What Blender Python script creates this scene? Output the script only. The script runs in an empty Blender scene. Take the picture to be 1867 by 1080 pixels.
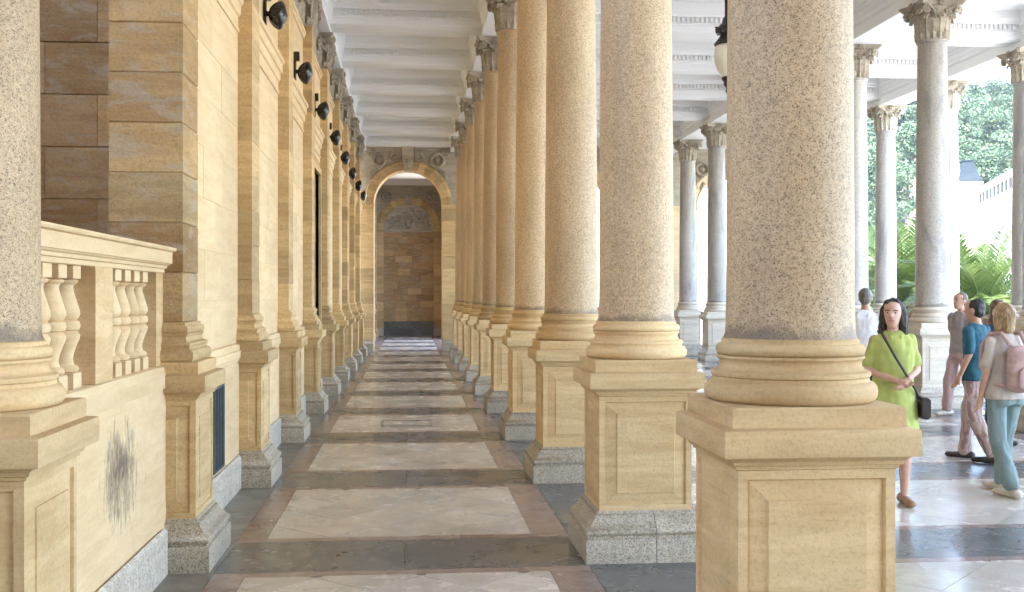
import bpy, bmesh, math, random
from mathutils import Vector, Matrix, noise
R = math.radians
random.seed(7)
scene = bpy.context.scene
COL = scene.collection

# ------------------------------------------------------------------ camera, sky, sun, exposure
EYE = 1.70
YAW = 5.28
cam_d = bpy.data.cameras.new('camera')
cam_d.sensor_width = 36.0
cam_d.lens = 36.0 * 2000 / 1867
cam_d.clip_start = 0.05
cam_d.clip_end = 3000
cam = bpy.data.objects.new('camera', cam_d)
COL.objects.link(cam)
cam.location = (0, 0, EYE)
cam.rotation_euler = (R(90), 0, R(-YAW))
scene.camera = cam

SUN_EL, SUN_AZ = 66, 206          # azimuth clockwise from +Y (the aisle direction)
world = bpy.data.worlds.new('World')
scene.world = world
world.use_nodes = True
wn = world.node_tree
sky = wn.nodes.new('ShaderNodeTexSky')
sky.sky_type = 'NISHITA'
sky.sun_disc = False
sky.sun_elevation = R(SUN_EL)
sky.sun_rotation = R(SUN_AZ)
sky.dust_density = 0.6
sky.air_density = 1.0
bg = wn.nodes['Background']
bg.inputs['Strength'].default_value = 0.15
wn.links.new(sky.outputs[0], bg.inputs[0])

sun_d = bpy.data.lights.new('sun', 'SUN')
sun_d.energy = 2.0
sun_d.angle = R(0.5)
sun_d.color = (1.0, 0.94, 0.84)
sun = bpy.data.objects.new('sun', sun_d)
COL.objects.link(sun)
_sv = Vector((math.sin(R(SUN_AZ)) * math.cos(R(SUN_EL)), math.cos(R(SUN_AZ)) * math.cos(R(SUN_EL)), math.sin(R(SUN_EL))))
sun.rotation_euler = (-_sv).to_track_quat('-Z', 'Y').to_euler()
sun.location = (20, -20, 40)

vs = scene.view_settings
vs.view_transform = 'Standard'
vs.look = 'None'
vs.gamma = 1
vs.exposure = 4.35
scene.cycles.max_bounces = 12
scene.cycles.diffuse_bounces = 8
scene.cycles.glossy_bounces = 4
scene.cycles.use_denoising = True
scene.cycles.sample_clamp_indirect = 8.0

# ------------------------------------------------------------------ layout constants (metres; X right, Y along the aisle)
BAY = 3.0
Y0 = 4.27                      # first column of the row beside the aisle
ROW1, ROW2, ROW3 = 1.51, 8.02, 11.30
PX = -1.645                    # pilaster row on the wall side
WALL = -1.545
SHAFT0, SHAFT1, CAPTOP = 1.54, 5.58, 6.20
ENDY = 34.30                   # arched wall across the aisle
BACKY = 46.80                  # blind wall at the very end

# ------------------------------------------------------------------ materials
MATS = {}
def nodes_of(name):
    m = bpy.data.materials.new(name)
    m.use_nodes = True
    nt = m.node_tree
    b = nt.nodes['Principled BSDF']
    MATS[name] = m
    return m, nt, b
def N(nt, t, **kw):
    n = nt.nodes.new('ShaderNode' + t)
    for k, v in kw.items():
        if hasattr(n, k): setattr(n, k, v)
        else: n.inputs[k.replace('_', ' ')].default_value = v
    return n
def L(nt, a, b): nt.links.new(a, b)
def coords(nt, scale=(1, 1, 1), rand=True):
    tc = N(nt, 'TexCoord')
    mp = N(nt, 'Mapping')
    mp.inputs['Scale'].default_value = scale
    if rand:
        oi = N(nt, 'ObjectInfo')
        mul = N(nt, 'VectorMath', operation='SCALE')
        comb = N(nt, 'CombineXYZ')
        L(nt, oi.outputs['Random'], comb.inputs[0]); L(nt, oi.outputs['Random'], comb.inputs[1])
        L(nt, oi.outputs['Random'], comb.inputs[2])
        L(nt, comb.outputs[0], mul.inputs[0]); mul.inputs[3].default_value = 37.0
        add = N(nt, 'VectorMath', operation='ADD')
        L(nt, tc.outputs['Object'], add.inputs[0]); L(nt, mul.outputs[0], add.inputs[1])
        L(nt, add.outputs[0], mp.inputs['Vector'])
    else:
        L(nt, tc.outputs['Object'], mp.inputs['Vector'])
    return mp.outputs[0]
def noise_n(nt, vec, scale, detail=4, rough=0.55, dist=0.0):
    n = N(nt, 'TexNoise')
    n.inputs['Scale'].default_value = scale; n.inputs['Detail'].default_value = detail
    n.inputs['Roughness'].default_value = rough; n.inputs['Distortion'].default_value = dist
    L(nt, vec, n.inputs['Vector'])
    return n.outputs['Fac']
def ramp(nt, fac, stops):
    r = N(nt, 'ValToRGB')
    e = r.color_ramp.elements
    while len(e) > len(stops): e.remove(e[-1])
    while len(e) < len(stops): e.new(0.5)
    for el, (p, c) in zip(e, stops):
        el.position = p
        el.color = c if len(c) == 4 else (*c, 1)
    L(nt, fac, r.inputs[0])
    return r.outputs[0]
def mix(nt, a, b, fac, mode='MIX'):
    m = N(nt, 'Mix'); m.data_type = 'RGBA'; m.blend_type = mode; m.clamp_factor = True
    for sock, v in ((m.inputs[6], a), (m.inputs[7], b)):
        if isinstance(v, tuple): sock.default_value = (*v, 1) if len(v) == 3 else v
        else: L(nt, v, sock)
    if isinstance(fac, (int, float)): m.inputs[0].default_value = fac
    else: L(nt, fac, m.inputs[0])
    return m.outputs[2]
def bump(nt, b, h, strength, dist=0.01):
    n = N(nt, 'Bump')
    n.inputs['Strength'].default_value = strength; n.inputs['Distance'].default_value = dist
    L(nt, h, n.inputs['Height']); L(nt, n.outputs[0], b.inputs['Normal'])
def g3(v): return (v, v, v)

def mat_sandstone(name, light, mid, dark, vary=0.35, grime=0.5, speck=0.6):
    m, nt, b = nodes_of(name)
    v = coords(nt)
    vb = coords(nt, (0.7, 0.7, 5.0))
    big = noise_n(nt, v, 1.6, 5, 0.6, 0.4)
    bed = noise_n(nt, vb, 2.2, 5, 0.65, 0.6)
    fine = noise_n(nt, v, 55, 3, 0.7)
    c = ramp(nt, big, [(0.3, mid), (0.68, light)])
    c2 = ramp(nt, bed, [(0.36, dark), (0.62, light)])
    c = mix(nt, c, c2, 0.42)
    oi = N(nt, 'ObjectInfo')
    mr = N(nt, 'MapRange'); L(nt, oi.outputs['Random'], mr.inputs[0])
    mr.inputs[3].default_value = 1 - vary; mr.inputs[4].default_value = 1 + vary * 0.35
    c = mix(nt, c, mr.outputs[0], 1.0, 'MULTIPLY')
    spk = ramp(nt, fine, [(0.33, g3(0.62)), (0.52, g3(1.0))])
    c = mix(nt, c, spk, speck, 'MULTIPLY')
    gr = noise_n(nt, coords(nt, (2.2, 2.2, 0.7)), 1.7, 6, 0.7, 0.8)
    gm = ramp(nt, gr, [(0.60, g3(0)), (0.78, g3(1))])
    gf = N(nt, 'Math', operation='MULTIPLY'); L(nt, gm, gf.inputs[0]); gf.inputs[1].default_value = grime
    c = mix(nt, c, (dark[0] * 0.45, dark[1] * 0.45, dark[2] * 0.55), gf.outputs[0])
    L(nt, c, b.inputs['Base Color'])
    b.inputs['Roughness'].default_value = 0.82
    pits = N(nt, 'TexVoronoi'); pits.inputs['Scale'].default_value = 70; L(nt, v, pits.inputs['Vector'])
    pr = ramp(nt, pits.outputs['Distance'], [(0.0, g3(0)), (0.22, g3(1))])
    hh = N(nt, 'Math', operation='MULTIPLY_ADD'); L(nt, fine, hh.inputs[0]); hh.inputs[1].default_value = 0.8
    L(nt, pr, hh.inputs[2])
    h2 = N(nt, 'Math', operation='MULTIPLY_ADD'); L(nt, big, h2.inputs[0]); h2.inputs[1].default_value = 2.0
    L(nt, hh.outputs[0], h2.inputs[2])
    bump(nt, b, h2.outputs[0], 0.35, 0.006)
    return m
mat_sandstone('sandstone', (0.73, 0.525, 0.285), (0.62, 0.415, 0.195), (0.42, 0.25, 0.10), 0.14, 0.15, 0.4)
mat_sandstone('sandstone_skylit', (0.66, 0.57, 0.45), (0.57, 0.48, 0.37), (0.42, 0.34, 0.25), 0.12, 0.2, 0.4)  # sandstone copy greyed to imitate bluish daylight on the right-hand rows
mat_sandstone('ashlar', (0.70, 0.50, 0.26), (0.56, 0.37, 0.165), (0.37, 0.22, 0.09), 0.28, 0.25)
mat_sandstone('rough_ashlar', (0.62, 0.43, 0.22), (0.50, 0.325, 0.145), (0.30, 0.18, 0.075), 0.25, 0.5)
def mat_rough():
    m = M_('rough_ashlar'); nt = m.node_tree; b = nt.nodes['Principled BSDF']
    src = b.inputs['Base Color'].links[0].from_socket
    oi = N(nt, 'ObjectInfo')
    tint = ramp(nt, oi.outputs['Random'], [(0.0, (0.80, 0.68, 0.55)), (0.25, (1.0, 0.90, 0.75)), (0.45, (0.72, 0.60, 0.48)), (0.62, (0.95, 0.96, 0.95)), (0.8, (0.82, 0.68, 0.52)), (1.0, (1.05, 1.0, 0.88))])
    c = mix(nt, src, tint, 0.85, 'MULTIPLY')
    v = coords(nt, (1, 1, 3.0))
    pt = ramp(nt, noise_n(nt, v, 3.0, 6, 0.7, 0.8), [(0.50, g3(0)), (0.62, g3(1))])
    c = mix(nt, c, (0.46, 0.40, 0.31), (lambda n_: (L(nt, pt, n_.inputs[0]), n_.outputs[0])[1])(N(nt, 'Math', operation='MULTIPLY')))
    L(nt, c, b.inputs['Base Color'])
    rn = noise_n(nt, coords(nt, (1, 1, 1.6)), 22, 7, 0.72, 0.4)
    bump(nt, b, rn, 0.9, 0.02)
def M_(n): return MATS[n]
mat_rough()
mat_sandstone('carved', (0.56, 0.49, 0.38), (0.45, 0.38, 0.28), (0.24, 0.19, 0.125), 0.15, 0.6)
def mat_carved():
    nt = MATS['carved'].node_tree; b = nt.nodes['Principled BSDF']
    bump(nt, b, noise_n(nt, coords(nt), 34, 6, 0.7, 1.2), 0.9, 0.02)
mat_carved()
mat_sandstone('pale_stone', (0.80, 0.605, 0.365), (0.73, 0.525, 0.285), (0.60, 0.40, 0.20), 0.09, 0.16, 0.2)

def mat_granite(name, base, speck, pale, scale, amt, stain=0.0, rough=0.6):
    m, nt, b = nodes_of(name)
    v = coords(nt)
    vo = N(nt, 'TexVoronoi'); vo.inputs['Scale'].default_value = scale; L(nt, v, vo.inputs['Vector'])
    sep = N(nt, 'SeparateColor'); L(nt, vo.outputs['Color'], sep.inputs[0])
    c = ramp(nt, sep.outputs[0], [(0.0, speck), (amt, speck), (amt + 0.04, base), (0.72, base), (0.80, pale), (1, pale)])
    med = noise_n(nt, v, scale * 0.22, 3, 0.7)
    mm = ramp(nt, med, [(0.36, g3(0.72)), (0.55, g3(1.03))])
    c = mix(nt, c, mm, 0.8, 'MULTIPLY')
    big = noise_n(nt, coords(nt, (1.2, 1.2, 0.5)), 1.3, 5, 0.65)
    bm_ = ramp(nt, big, [(0.35, (0.80, 0.76, 0.72)), (0.62, (1.06, 1.04, 1.0))])
    c = mix(nt, c, bm_, 0.85, 'MULTIPLY')
    oi = N(nt, 'ObjectInfo')
    mr = N(nt, 'MapRange'); L(nt, oi.outputs['Random'], mr.inputs[0]); mr.inputs[3].default_value = 0.84; mr.inputs[4].default_value = 1.06
    c = mix(nt, c, mr.outputs[0], 1.0, 'MULTIPLY')
    if stain:
        st = noise_n(nt, coords(nt, (3.2, 3.2, 0.8)), 1.0, 5, 0.7, 0.5)
        sm = ramp(nt, st, [(0.58, g3(0)), (0.72, g3(1))] if stain < 0.6 else [(0.50, g3(0)), (0.64, g3(1))])
        sf = N(nt, 'Math', operation='MULTIPLY'); L(nt, sm, sf.inputs[0]); sf.inputs[1].default_value = stain
        c = mix(nt, c, (0.17, 0.13, 0.10) if stain < 0.6 else (0.20, 0.19, 0.18), sf.outputs[0])
    if 'shaft' in name:      # grime ring that collects where the shaft meets its base
        tc = N(nt, 'TexCoord'); sp_ = N(nt, 'SeparateXYZ'); L(nt, tc.outputs['Object'], sp_.inputs[0])
        mz = N(nt, 'MapRange'); L(nt, sp_.outputs['Z'], mz.inputs[0]); mz.inputs[1].default_value = 1.545; mz.inputs[2].default_value = 1.66
        mz.inputs[3].default_value = 0.50; mz.inputs[4].default_value = 0.0
        ad = N(nt, 'Math', operation='ADD'); L(nt, mz.outputs[0], ad.inputs[0]); L(nt, noise_n(nt, v, 4.5, 7, 0.75, 0.5), ad.inputs[1])
        rg = ramp(nt, ad.outputs[0], [(0.80, g3(0)), (1.0, g3(0.7))])
        c = mix(nt, c, (0.12, 0.085, 0.06), rg)
    L(nt, c, b.inputs['Base Color'])
    b.inputs['Roughness'].default_value = rough
    fine = noise_n(nt, v, scale * 1.2, 2, 0.6)
    bump(nt, b, fine, 0.25, 0.004)
    return m
mat_granite('shaft_granite_skylit', (0.50, 0.455, 0.40), (0.26, 0.225, 0.19), (0.58, 0.54, 0.49), 250, 0.13, 0.75)  # granite copy with cool daylight put into its colour; the stains are its own
mat_granite('shaft_granite', (0.62, 0.445, 0.265), (0.25, 0.165, 0.095), (0.70, 0.53, 0.34), 250, 0.13, 0.22)
mat_granite('grey_granite', (0.45, 0.385, 0.295), (0.22, 0.185, 0.145), (0.57, 0.50, 0.40), 190, 0.2, 0.3)
mat_granite('pale_granite', (0.60, 0.54, 0.45), (0.42, 0.36, 0.29), (0.70, 0.65, 0.57), 90, 0.15, 0.3)

def mat_marble(name, a, bcol, vein, scale, rough, vary=0.12, vein_amt=0.5):
    m, nt, b = nodes_of(name)
    v = coords(nt)
    n1 = noise_n(nt, v, scale, 8, 0.65, 1.2)
    c = ramp(nt, n1, [(0.32, a), (0.66, bcol)])
    n2 = noise_n(nt, v, scale * 1.7, 9, 0.7, 2.5)
    vm = ramp(nt, n2, [(0.47, g3(0)), (0.50, g3(1)), (0.53, g3(0))])
    vf = N(nt, 'Math', operation='MULTIPLY'); L(nt, vm, vf.inputs[0]); vf.inputs[1].default_value = vein_amt
    c = mix(nt, c, vein, vf.outputs[0])
    oi = N(nt, 'ObjectInfo')
    mr = N(nt, 'MapRange'); L(nt, oi.outputs['Random'], mr.inputs[0]); mr.inputs[3].default_value = 1 - vary; mr.inputs[4].default_value = 1 + vary * 0.5
    c = mix(nt, c, mr.outputs[0], 1.0, 'MULTIPLY')
    L(nt, c, b.inputs['Base Color'])
    wear = noise_n(nt, v, 2.3, 5, 0.65)
    rr = N(nt, 'MapRange'); L(nt, wear, rr.inputs[0]); rr.inputs[1].default_value = 0.3; rr.inputs[2].default_value = 0.7
    rr.inputs[3].default_value = rough * 0.7; rr.inputs[4].default_value = rough * 1.5
    L(nt, rr.outputs[0], b.inputs['Roughness'])
    hn = noise_n(nt, v, 5, 3, 0.5)
    bump(nt, b, hn, 0.06, 0.01)
    return m
mat_marble('cream_marble', (0.50, 0.43, 0.35), (0.64, 0.57, 0.48), (0.36, 0.29, 0.23), 2.5, 0.22, 0.14, 0.4)
mat_marble('red_marble', (0.20, 0.125, 0.098), (0.31, 0.215, 0.175), (0.46, 0.39, 0.34), 4.0, 0.20, 0.2, 0.4)
mat_marble('slate_slab', (0.105, 0.102, 0.096), (0.135, 0.131, 0.123), (0.16, 0.155, 0.145), 1.6, 0.24, 0.15, 0.12)
mat_marble('worn_slab', (0.17, 0.155, 0.13), (0.27, 0.245, 0.20), (0.34, 0.31, 0.26), 3.0, 0.42, 0.2, 0.2)
mat_marble('grout', (0.10, 0.088, 0.075), (0.15, 0.13, 0.11), (0.2, 0.18, 0.16), 6.0, 0.7)

def mat_plain(name, col, rough=0.6, var=0.08, scale=6, metal=0.0, spec=None, bumpy=0.0, bscale=40):
    m, nt, b = nodes_of(name)
    v = coords(nt)
    n = noise_n(nt, v, scale, 5, 0.6)
    lo = tuple(c * (1 - var * 1.8) for c in col); hi = tuple(min(1, c * (1 + var)) for c in col)
    L(nt, ramp(nt, n, [(0.3, lo), (0.7, hi)]), b.inputs['Base Color'])
    b.inputs['Roughness'].default_value = rough
    b.inputs['Metallic'].default_value = metal
    if bumpy: bump(nt, b, noise_n(nt, v, bscale, 3), bumpy, 0.01)
    return m
mat_plain('white_paint', (0.84, 0.835, 0.82), 0.55, 0.012, 0.6)
mat_plain('black_iron', (0.012, 0.012, 0.013), 0.22, 0.3, 30, bumpy=0.1)
mat_plain('dark_iron', (0.035, 0.028, 0.024), 0.45, 0.3, 20)
mat_plain('teal_iron', (0.03, 0.055, 0.07), 0.45, 0.3, 20)
mat_plain('zinc', (0.022, 0.028, 0.034), 0.5, 0.1, 5)
mat_plain('opal_glass', (0.86, 0.80, 0.68), 0.2, 0.03, 3)
mat_plain('stucco', (0.80, 0.73, 0.60), 0.8, 0.05, 2, bumpy=0.1)
mat_plain('dark_glass', (0.02, 0.022, 0.025), 0.12, 0.2, 2)
mat_plain('louvre', (0.014, 0.016, 0.024), 0.8, 0.2, 9)
mat_plain('dark_wood', (0.06, 0.035, 0.02), 0.5, 0.25, 9)
mat_plain('ground_paving', (0.40, 0.38, 0.35), 0.8, 0.15, 1.5, bumpy=0.2)
mat_plain('soil', (0.10, 0.09, 0.05), 0.9, 0.3, 0.3)

MATS['zinc'].node_tree.nodes['Principled BSDF'].inputs['Specular IOR Level'].default_value = 0.08
MATS['zinc'].node_tree.nodes['Principled BSDF'].inputs['Roughness'].default_value = 0.85
# stained dado (own marks: a black scuffed patch)
def mat_stained(name):
    m = bpy.data.materials['pale_stone'].copy(); m.name = name; MATS[name] = m
    nt = m.node_tree; b = nt.nodes['Principled BSDF']
    src = b.inputs['Base Color'].links[0].from_socket
    tc = N(nt, 'TexCoord')
    sep = N(nt, 'SeparateXYZ'); L(nt, tc.outputs['Object'], sep.inputs[0])
    def bell(sock, c, w):
        s = N(nt, 'Math', operation='SUBTRACT'); L(nt, sock, s.inputs[0]); s.inputs[1].default_value = c
        d = N(nt, 'Math', operation='DIVIDE'); L(nt, s.outputs[0], d.inputs[0]); d.inputs[1].default_value = w
        p = N(nt, 'Math', operation='POWER'); 
        a = N(nt, 'Math', operation='ABSOLUTE'); L(nt, d.outputs[0], a.inputs[0])
        L(nt, a.outputs[0], p.inputs[0]); p.inputs[1].default_value = 2.0
        return p.outputs[0]
    sm = N(nt, 'Math', operation='ADD'); L(nt, bell(sep.outputs['Y'], 6.02, 0.50), sm.inputs[0]); L(nt, bell(sep.outputs['Z'], 0.80, 0.34), sm.inputs[1])
    n1 = noise_n(nt, coords(nt, (1, 2.2, 0.55), False), 17, 9, 0.78, 0.8)
    n0 = noise_n(nt, coords(nt, (1, 1.0, 0.6), False), 3.1, 4, 0.6, 0.6)
    n2 = N(nt, 'Math', operation='MULTIPLY_ADD'); L(nt, sm.outputs[0], n2.inputs[0]); n2.inputs[1].default_value = -0.15
    L(nt, n1, n2.inputs[2])
    n3 = N(nt, 'Math', operation='MULTIPLY_ADD'); L(nt, n0, n3.inputs[0]); n3.inputs[1].default_value = 0.7; L(nt, n2.outputs[0], n3.inputs[2])
    msk = ramp(nt, n3.outputs[0], [(0.76, g3(0)), (0.86, g3(0.4)), (1.0, g3(0.85))])
    c = mix(nt, src, (0.075, 0.06, 0.05), msk)
    L(nt, c, b.inputs['Base Color'])
mat_stained('stained_stone')

def M(n): return MATS[n]

# ------------------------------------------------------------------ mesh helpers
class MB:
    def __init__(s): s.v = []; s.f = []
    def quad_rings(s, rings, close=True, cap0=False, cap1=False):
        o = len(s.v); n = len(rings[0])
        for r in rings: s.v += [tuple(p) for p in r]
        for i in range(len(rings) - 1):
            for j in range(n if close else n - 1):
                a = o + i * n + j; b = o + i * n + (j + 1) % n
                s.f.append((a, b, b + n, a + n))
        if cap0: s.f.append(tuple(o + j for j in range(n))[::-1])
        if cap1: s.f.append(tuple(o + (len(rings) - 1) * n + j for j in range(n)))
        return s
    def box(s, x0, x1, y0, y1, z0, z1):
        return s.quad_rings([[(x0, y0, z), (x1, y0, z), (x1, y1, z), (x0, y1, z)] for z in (z0, z1)], True, True, True)
    def cbox(s, x0, x1, y0, y1, z0, z1, c=0.006):
        r = []
        for z, i in ((z0, c), (z0 + c, 0), (z1 - c, 0), (z1, c)):
            r.append([(x0 + i, y0 + i, z), (x1 - i, y0 + i, z), (x1 - i, y1 - i, z), (x0 + i, y1 - i, z)])
        return s.quad_rings(r, True, True, True)
    def rect_sweep(s, prof, hx, hy, cx=0, cy=0, cap=True):
        r = [[(cx - hx - o, cy - hy - o, z), (cx + hx + o, cy - hy - o, z), (cx + hx + o, cy + hy + o, z), (cx - hx - o, cy + hy + o, z)] for o, z in prof]
        return s.quad_rings(r, True, cap, cap)
    def lathe(s, prof, seg=48, cx=0, cy=0, cap=True):
        r = [[(cx + q * math.cos(2 * math.pi * k / seg), cy + q * math.sin(2 * math.pi * k / seg), z) for k in range(seg)] for q, z in prof]
        return s.quad_rings(r, True, cap, cap)
    def prism(s, poly, z0, z1, axis='z'):
        def P(p, h):
            if axis == 'z': return (p[0], p[1], h)
            if axis == 'x': return (h, p[0], p[1])
            return (p[0], h, p[1])
        return s.quad_rings([[P(p, z0) for p in poly], [P(p, z1) for p in poly]], True, True, True)
    def tube(s, pts, rad, seg=6):
        pts = [Vector(p) for p in pts]
        rings = []
        for i, p in enumerate(pts):
            t = (pts[min(i + 1, len(pts) - 1)] - pts[max(i - 1, 0)]).normalized()
            u = t.orthogonal().normalized() if i == 0 else (u - t * u.dot(t)).normalized()
            w = t.cross(u)
            r = rad[i] if isinstance(rad, (list, tuple)) else rad
            rings.append([p + (u * math.cos(2 * math.pi * k / seg) + w * math.sin(2 * math.pi * k / seg)) * r for k in range(seg)])
        return s.quad_rings(rings, True, True, True)
    def grid(s, pts):      # list of rows
        o = len(s.v); n = len(pts[0])
        for r in pts: s.v += [tuple(p) for p in r]
        for i in range(len(pts) - 1):
            for j in range(n - 1):
                a = o + i * n + j
                s.f.append((a, a + 1, a + n + 1, a + n))
        return s
    def add(s, other, mtx=None):
        o = len(s.v)
        s.v += [tuple(mtx @ Vector(p)) for p in other.v] if mtx else list(other.v)
        s.f += [tuple(i + o for i in f) for f in other.f]
        return s
    def sphere(s, c, r, seg=16, rings=10):
        rx, ry, rz = r if isinstance(r, (tuple, list)) else (r, r, r)
        rr = []
        for i in range(rings + 1):
            a = math.pi * (0.02 + 0.96 * i / rings) - math.pi / 2
            rr.append([(c[0] + rx * math.cos(a) * math.cos(2 * math.pi * k / seg), c[1] + ry * math.cos(a) * math.sin(2 * math.pi * k / seg), c[2] + rz * math.sin(a)) for k in range(seg)])
        return s.quad_rings(rr, True, True, True)
    def mesh(s, name, mat, smooth=False, angle=35):
        me = bpy.data.meshes.new(name)
        me.from_pydata(s.v, [], s.f)
        bm = bmesh.new(); bm.from_mesh(me)
        bmesh.ops.recalc_face_normals(bm, faces=bm.faces)
        if smooth:
            lim = R(angle)
            for f in bm.faces: f.smooth = True
            for e in bm.edges:
                if len(e.link_faces) == 2 and e.calc_face_angle(0) > lim: e.smooth = False
        bm.to_mesh(me); bm.free()
        if mat: me.materials.append(M(mat) if isinstance(mat, str) else mat)
        return me
def link(name, me, parent=None, loc=None, rz=None, mtx=None):
    o = bpy.data.objects.new(name, me)
    COL.objects.link(o)
    if parent: o.parent = parent
    if loc: o.location = loc
    if rz is not None: o.rotation_euler = (0, 0, rz)
    if mtx is not None: o.matrix_basis = mtx
    return o
def tag(o, label=None, cat=None, group=None, kind=None):
    if label: o['label'] = label
    if cat: o['category'] = cat
    if group: o['group'] = group
    if kind: o['kind'] = kind
    return o
def empty(name, loc=(0, 0, 0), label=None, cat=None, group=None, rz=0):
    o = bpy.data.objects.new(name, None); COL.objects.link(o)
    o.location = loc; o.rotation_euler = (0, 0, rz); o.empty_display_size = 0.1
    return tag(o, label, cat, group, 'thing')
ORD = ['first', 'second', 'third', 'fourth', 'fifth', 'sixth', 'seventh', 'eighth', 'ninth', 'tenth', 'eleventh', 'twelfth']

# ------------------------------------------------------------------ ground, hill
g = MB(); g.box(-300, 480, -200, 480, -0.6, -0.12)
tag(link('ground', g.mesh('ground', 'soil')), kind='structure')
g = MB(); g.box(12.4, 70, -40, 110, -0.14, -0.08)
tag(link('path', g.mesh('path', 'ground_paving')), kind='structure')

# ------------------------------------------------------------------ floor
floor_me = MB().box(-6, 12.3, -7, BACKY + 0.4, -0.3, -0.006)
floor = tag(link('floor', floor_me.mesh('floor', 'grout')), kind='structure')
GAP = 0.0022
def clip(poly, x0, x1, y0, y1):
    for ax, val, sgn in ((0, x0, 1), (0, x1, -1), (1, y0, 1), (1, y1, -1)):
        out = []
        for i, p in enumerate(poly):
            q = poly[(i + 1) % len(poly)]
            dp = (p[ax] - val) * sgn; dq = (q[ax] - val) * sgn
            if dp >= 0: out.append(p)
            if dp * dq < 0:
                t = dp / (dp - dq); out.append((p[0] + t * (q[0] - p[0]), p[1] + t * (q[1] - p[1])))
        poly = out
        if len(poly) < 3: return []
    return poly
def rect(x0, x1, y0, y1): return [(x0 + GAP, y0 + GAP), (x1 - GAP, y0 + GAP), (x1 - GAP, y1 - GAP), (x0 + GAP, y1 - GAP)]
def area(p): return abs(sum(p[i][0] * p[(i + 1) % len(p)][1] - p[(i + 1) % len(p)][0] * p[i][1] for i in range(len(p)))) / 2
def bay_pieces(px0, px1, sx0, sx1, side):       # pieces of one bay, y from -0.42 (edge of slate band) to 2.58
    pcs = []
    bw = 0.42
    nsl = max(2, round((sx1 - sx0) / 1.15))
    for i in range(nsl):
        a = sx0 + (sx1 - sx0) * i / nsl; b_ = sx0 + (sx1 - sx0) * (i + 1) / nsl
        pcs.append(('slate_slab', 'slate_slab', rect(a, b_, -bw, bw)))
    y0, y1 = bw, BAY - bw
    t = 0.115
    n = max(3, round((sx1 - sx0) / 0.75))
    for i in range(n):
        a = sx0 + (sx1 - sx0) * i / n; b_ = sx0 + (sx1 - sx0) * (i + 1) / n
        pcs.append(('border_strip', 'red_marble', rect(a, b_, y0, y0 + t)))
        a2 = sx0 + (sx1 - sx0) * (i + (0.35 if i else 0)) / n; b2 = sx0 + (sx1 - sx0) * (i + 1 + (0.35 if i < n - 1 else 0)) / n
        pcs.append(('border_strip', 'red_marble', rect(a2, b2, y1 - t, y1)))
    for a, b_ in ((sx0, px0), (px1, sx1)):
        ys = [y0 + t, y0 + t + 0.72, y0 + t + 1.40, y1 - t]
        for i in range(3): pcs.append(('border_strip', 'red_marble', rect(a, b_, ys[i], ys[i + 1])))
    s = 0.445 if side < 3 else 0.9
    k = s / math.sqrt(2); d = GAP * 1.0
    ny = int(BAY / k) + 2; nx = int((px1 - px0) / k) + 2
    for i in range(-1, nx + 1):
        for j in range(-1, ny + 1):
            if (i + j) % 2: continue
            cx = px0 + i * k + 0.12; cy = y0 + t + j * k
            p = clip([(cx, cy - k + d * 1.4), (cx + k - d * 1.4, cy), (cx, cy + k - d * 1.4), (cx - k + d * 1.4, cy)], px0 + GAP, px1 - GAP, y0 + t + GAP, y1 - t - GAP)
            if p and area(p) > 0.002: pcs.append(('floor_tile', 'cream_marble', p))
    return pcs
def lay_floor(pcs, bays, keep, tagname):
    cache = []
    for (nm, mt, poly) in pcs:
        cx = sum(p[0] for p in poly) / len(poly); cy = sum(p[1] for p in poly) / len(poly)
        me = MB().prism([(x - cx, y - cy) for x, y in poly], -0.02, 0).mesh(nm, mt)
        cache.append((nm, mt, me, cx, cy, poly))
    rest = {}
    rnd = random.Random(3)
    for k in bays:
        yb = Y0 + BAY * k
        for nm, mt, me, cx, cy, poly in cache:
            if k in keep:
                o = link(nm, me, floor, (cx, yb + cy, rnd.uniform(-0.0006, 0.0006)))
                o.rotation_euler = (rnd.uniform(-1, 1) * 0.0012, rnd.uniform(-1, 1) * 0.0012, 0)
            else:
                rest.setdefault((nm, mt), MB()).prism([(x, y + yb) for x, y in poly], -0.02, 0)
    for (nm, mt), mb in rest.items():
        tag(link('far_' + nm + 's', mb.mesh('far_' + nm, mt), floor), kind='stuff')
lay_floor(bay_pieces(-1.0, 0.86, -1.20, 1.12, 1), range(-3, 14), range(0, 6), 'aisle')
lay_floor(bay_pieces(2.30, 7.20, 1.92, 7.58, 5), range(-3, 10), range(1, 5), 'hall')
lay_floor(bay_pieces(8.75, 10.6, 8.46, 10.88, 3), range(-3, 10), range(3, 5), 'outer')
side = [('side_slab', 'worn_slab', rect(-1.95, -1.20, -0.42, 0.42)), ('side_slab', 'worn_slab', rect(-1.95, -1.20, 0.42, 1.5)), ('side_slab', 'worn_slab', rect(-1.95, -1.20, 1.5, 2.58)),
        ('slate_slab', 'slate_slab', rect(1.12, 1.92, -0.42, 0.42)), ('slate_slab', 'slate_slab', rect(1.12, 1.92, 0.42, 2.58)),
        ('slate_slab', 'slate_slab', rect(7.58, 8.46, -0.42, 0.42)), ('slate_slab', 'slate_slab', rect(7.58, 8.46, 0.42, 2.58)),
        ('slate_slab', 'slate_slab', rect(10.88, 12.2, -0.42, 2.58))]
lay_floor(side, range(-3, 11), range(0, 8), 'side')

# inspection hatch let into one cream panel
hx0, hx1, hy0, hy1 = -0.38, 0.28, 14.40, 15.05
for a, b_, c, d in ((hx0, hx1, hy0, hy0 + 0.02), (hx0, hx1, hy1 - 0.02, hy1), (hx0, hx0 + 0.014, hy0 + 0.021, hy1 - 0.021), (hx1 - 0.014, hx1, hy0 + 0.021, hy1 - 0.021)):
    link('hatch_frame', MB().box(a, b_, c, d, -0.01, 0.0045).mesh('hatch_frame', 'dark_iron'), floor)

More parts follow.
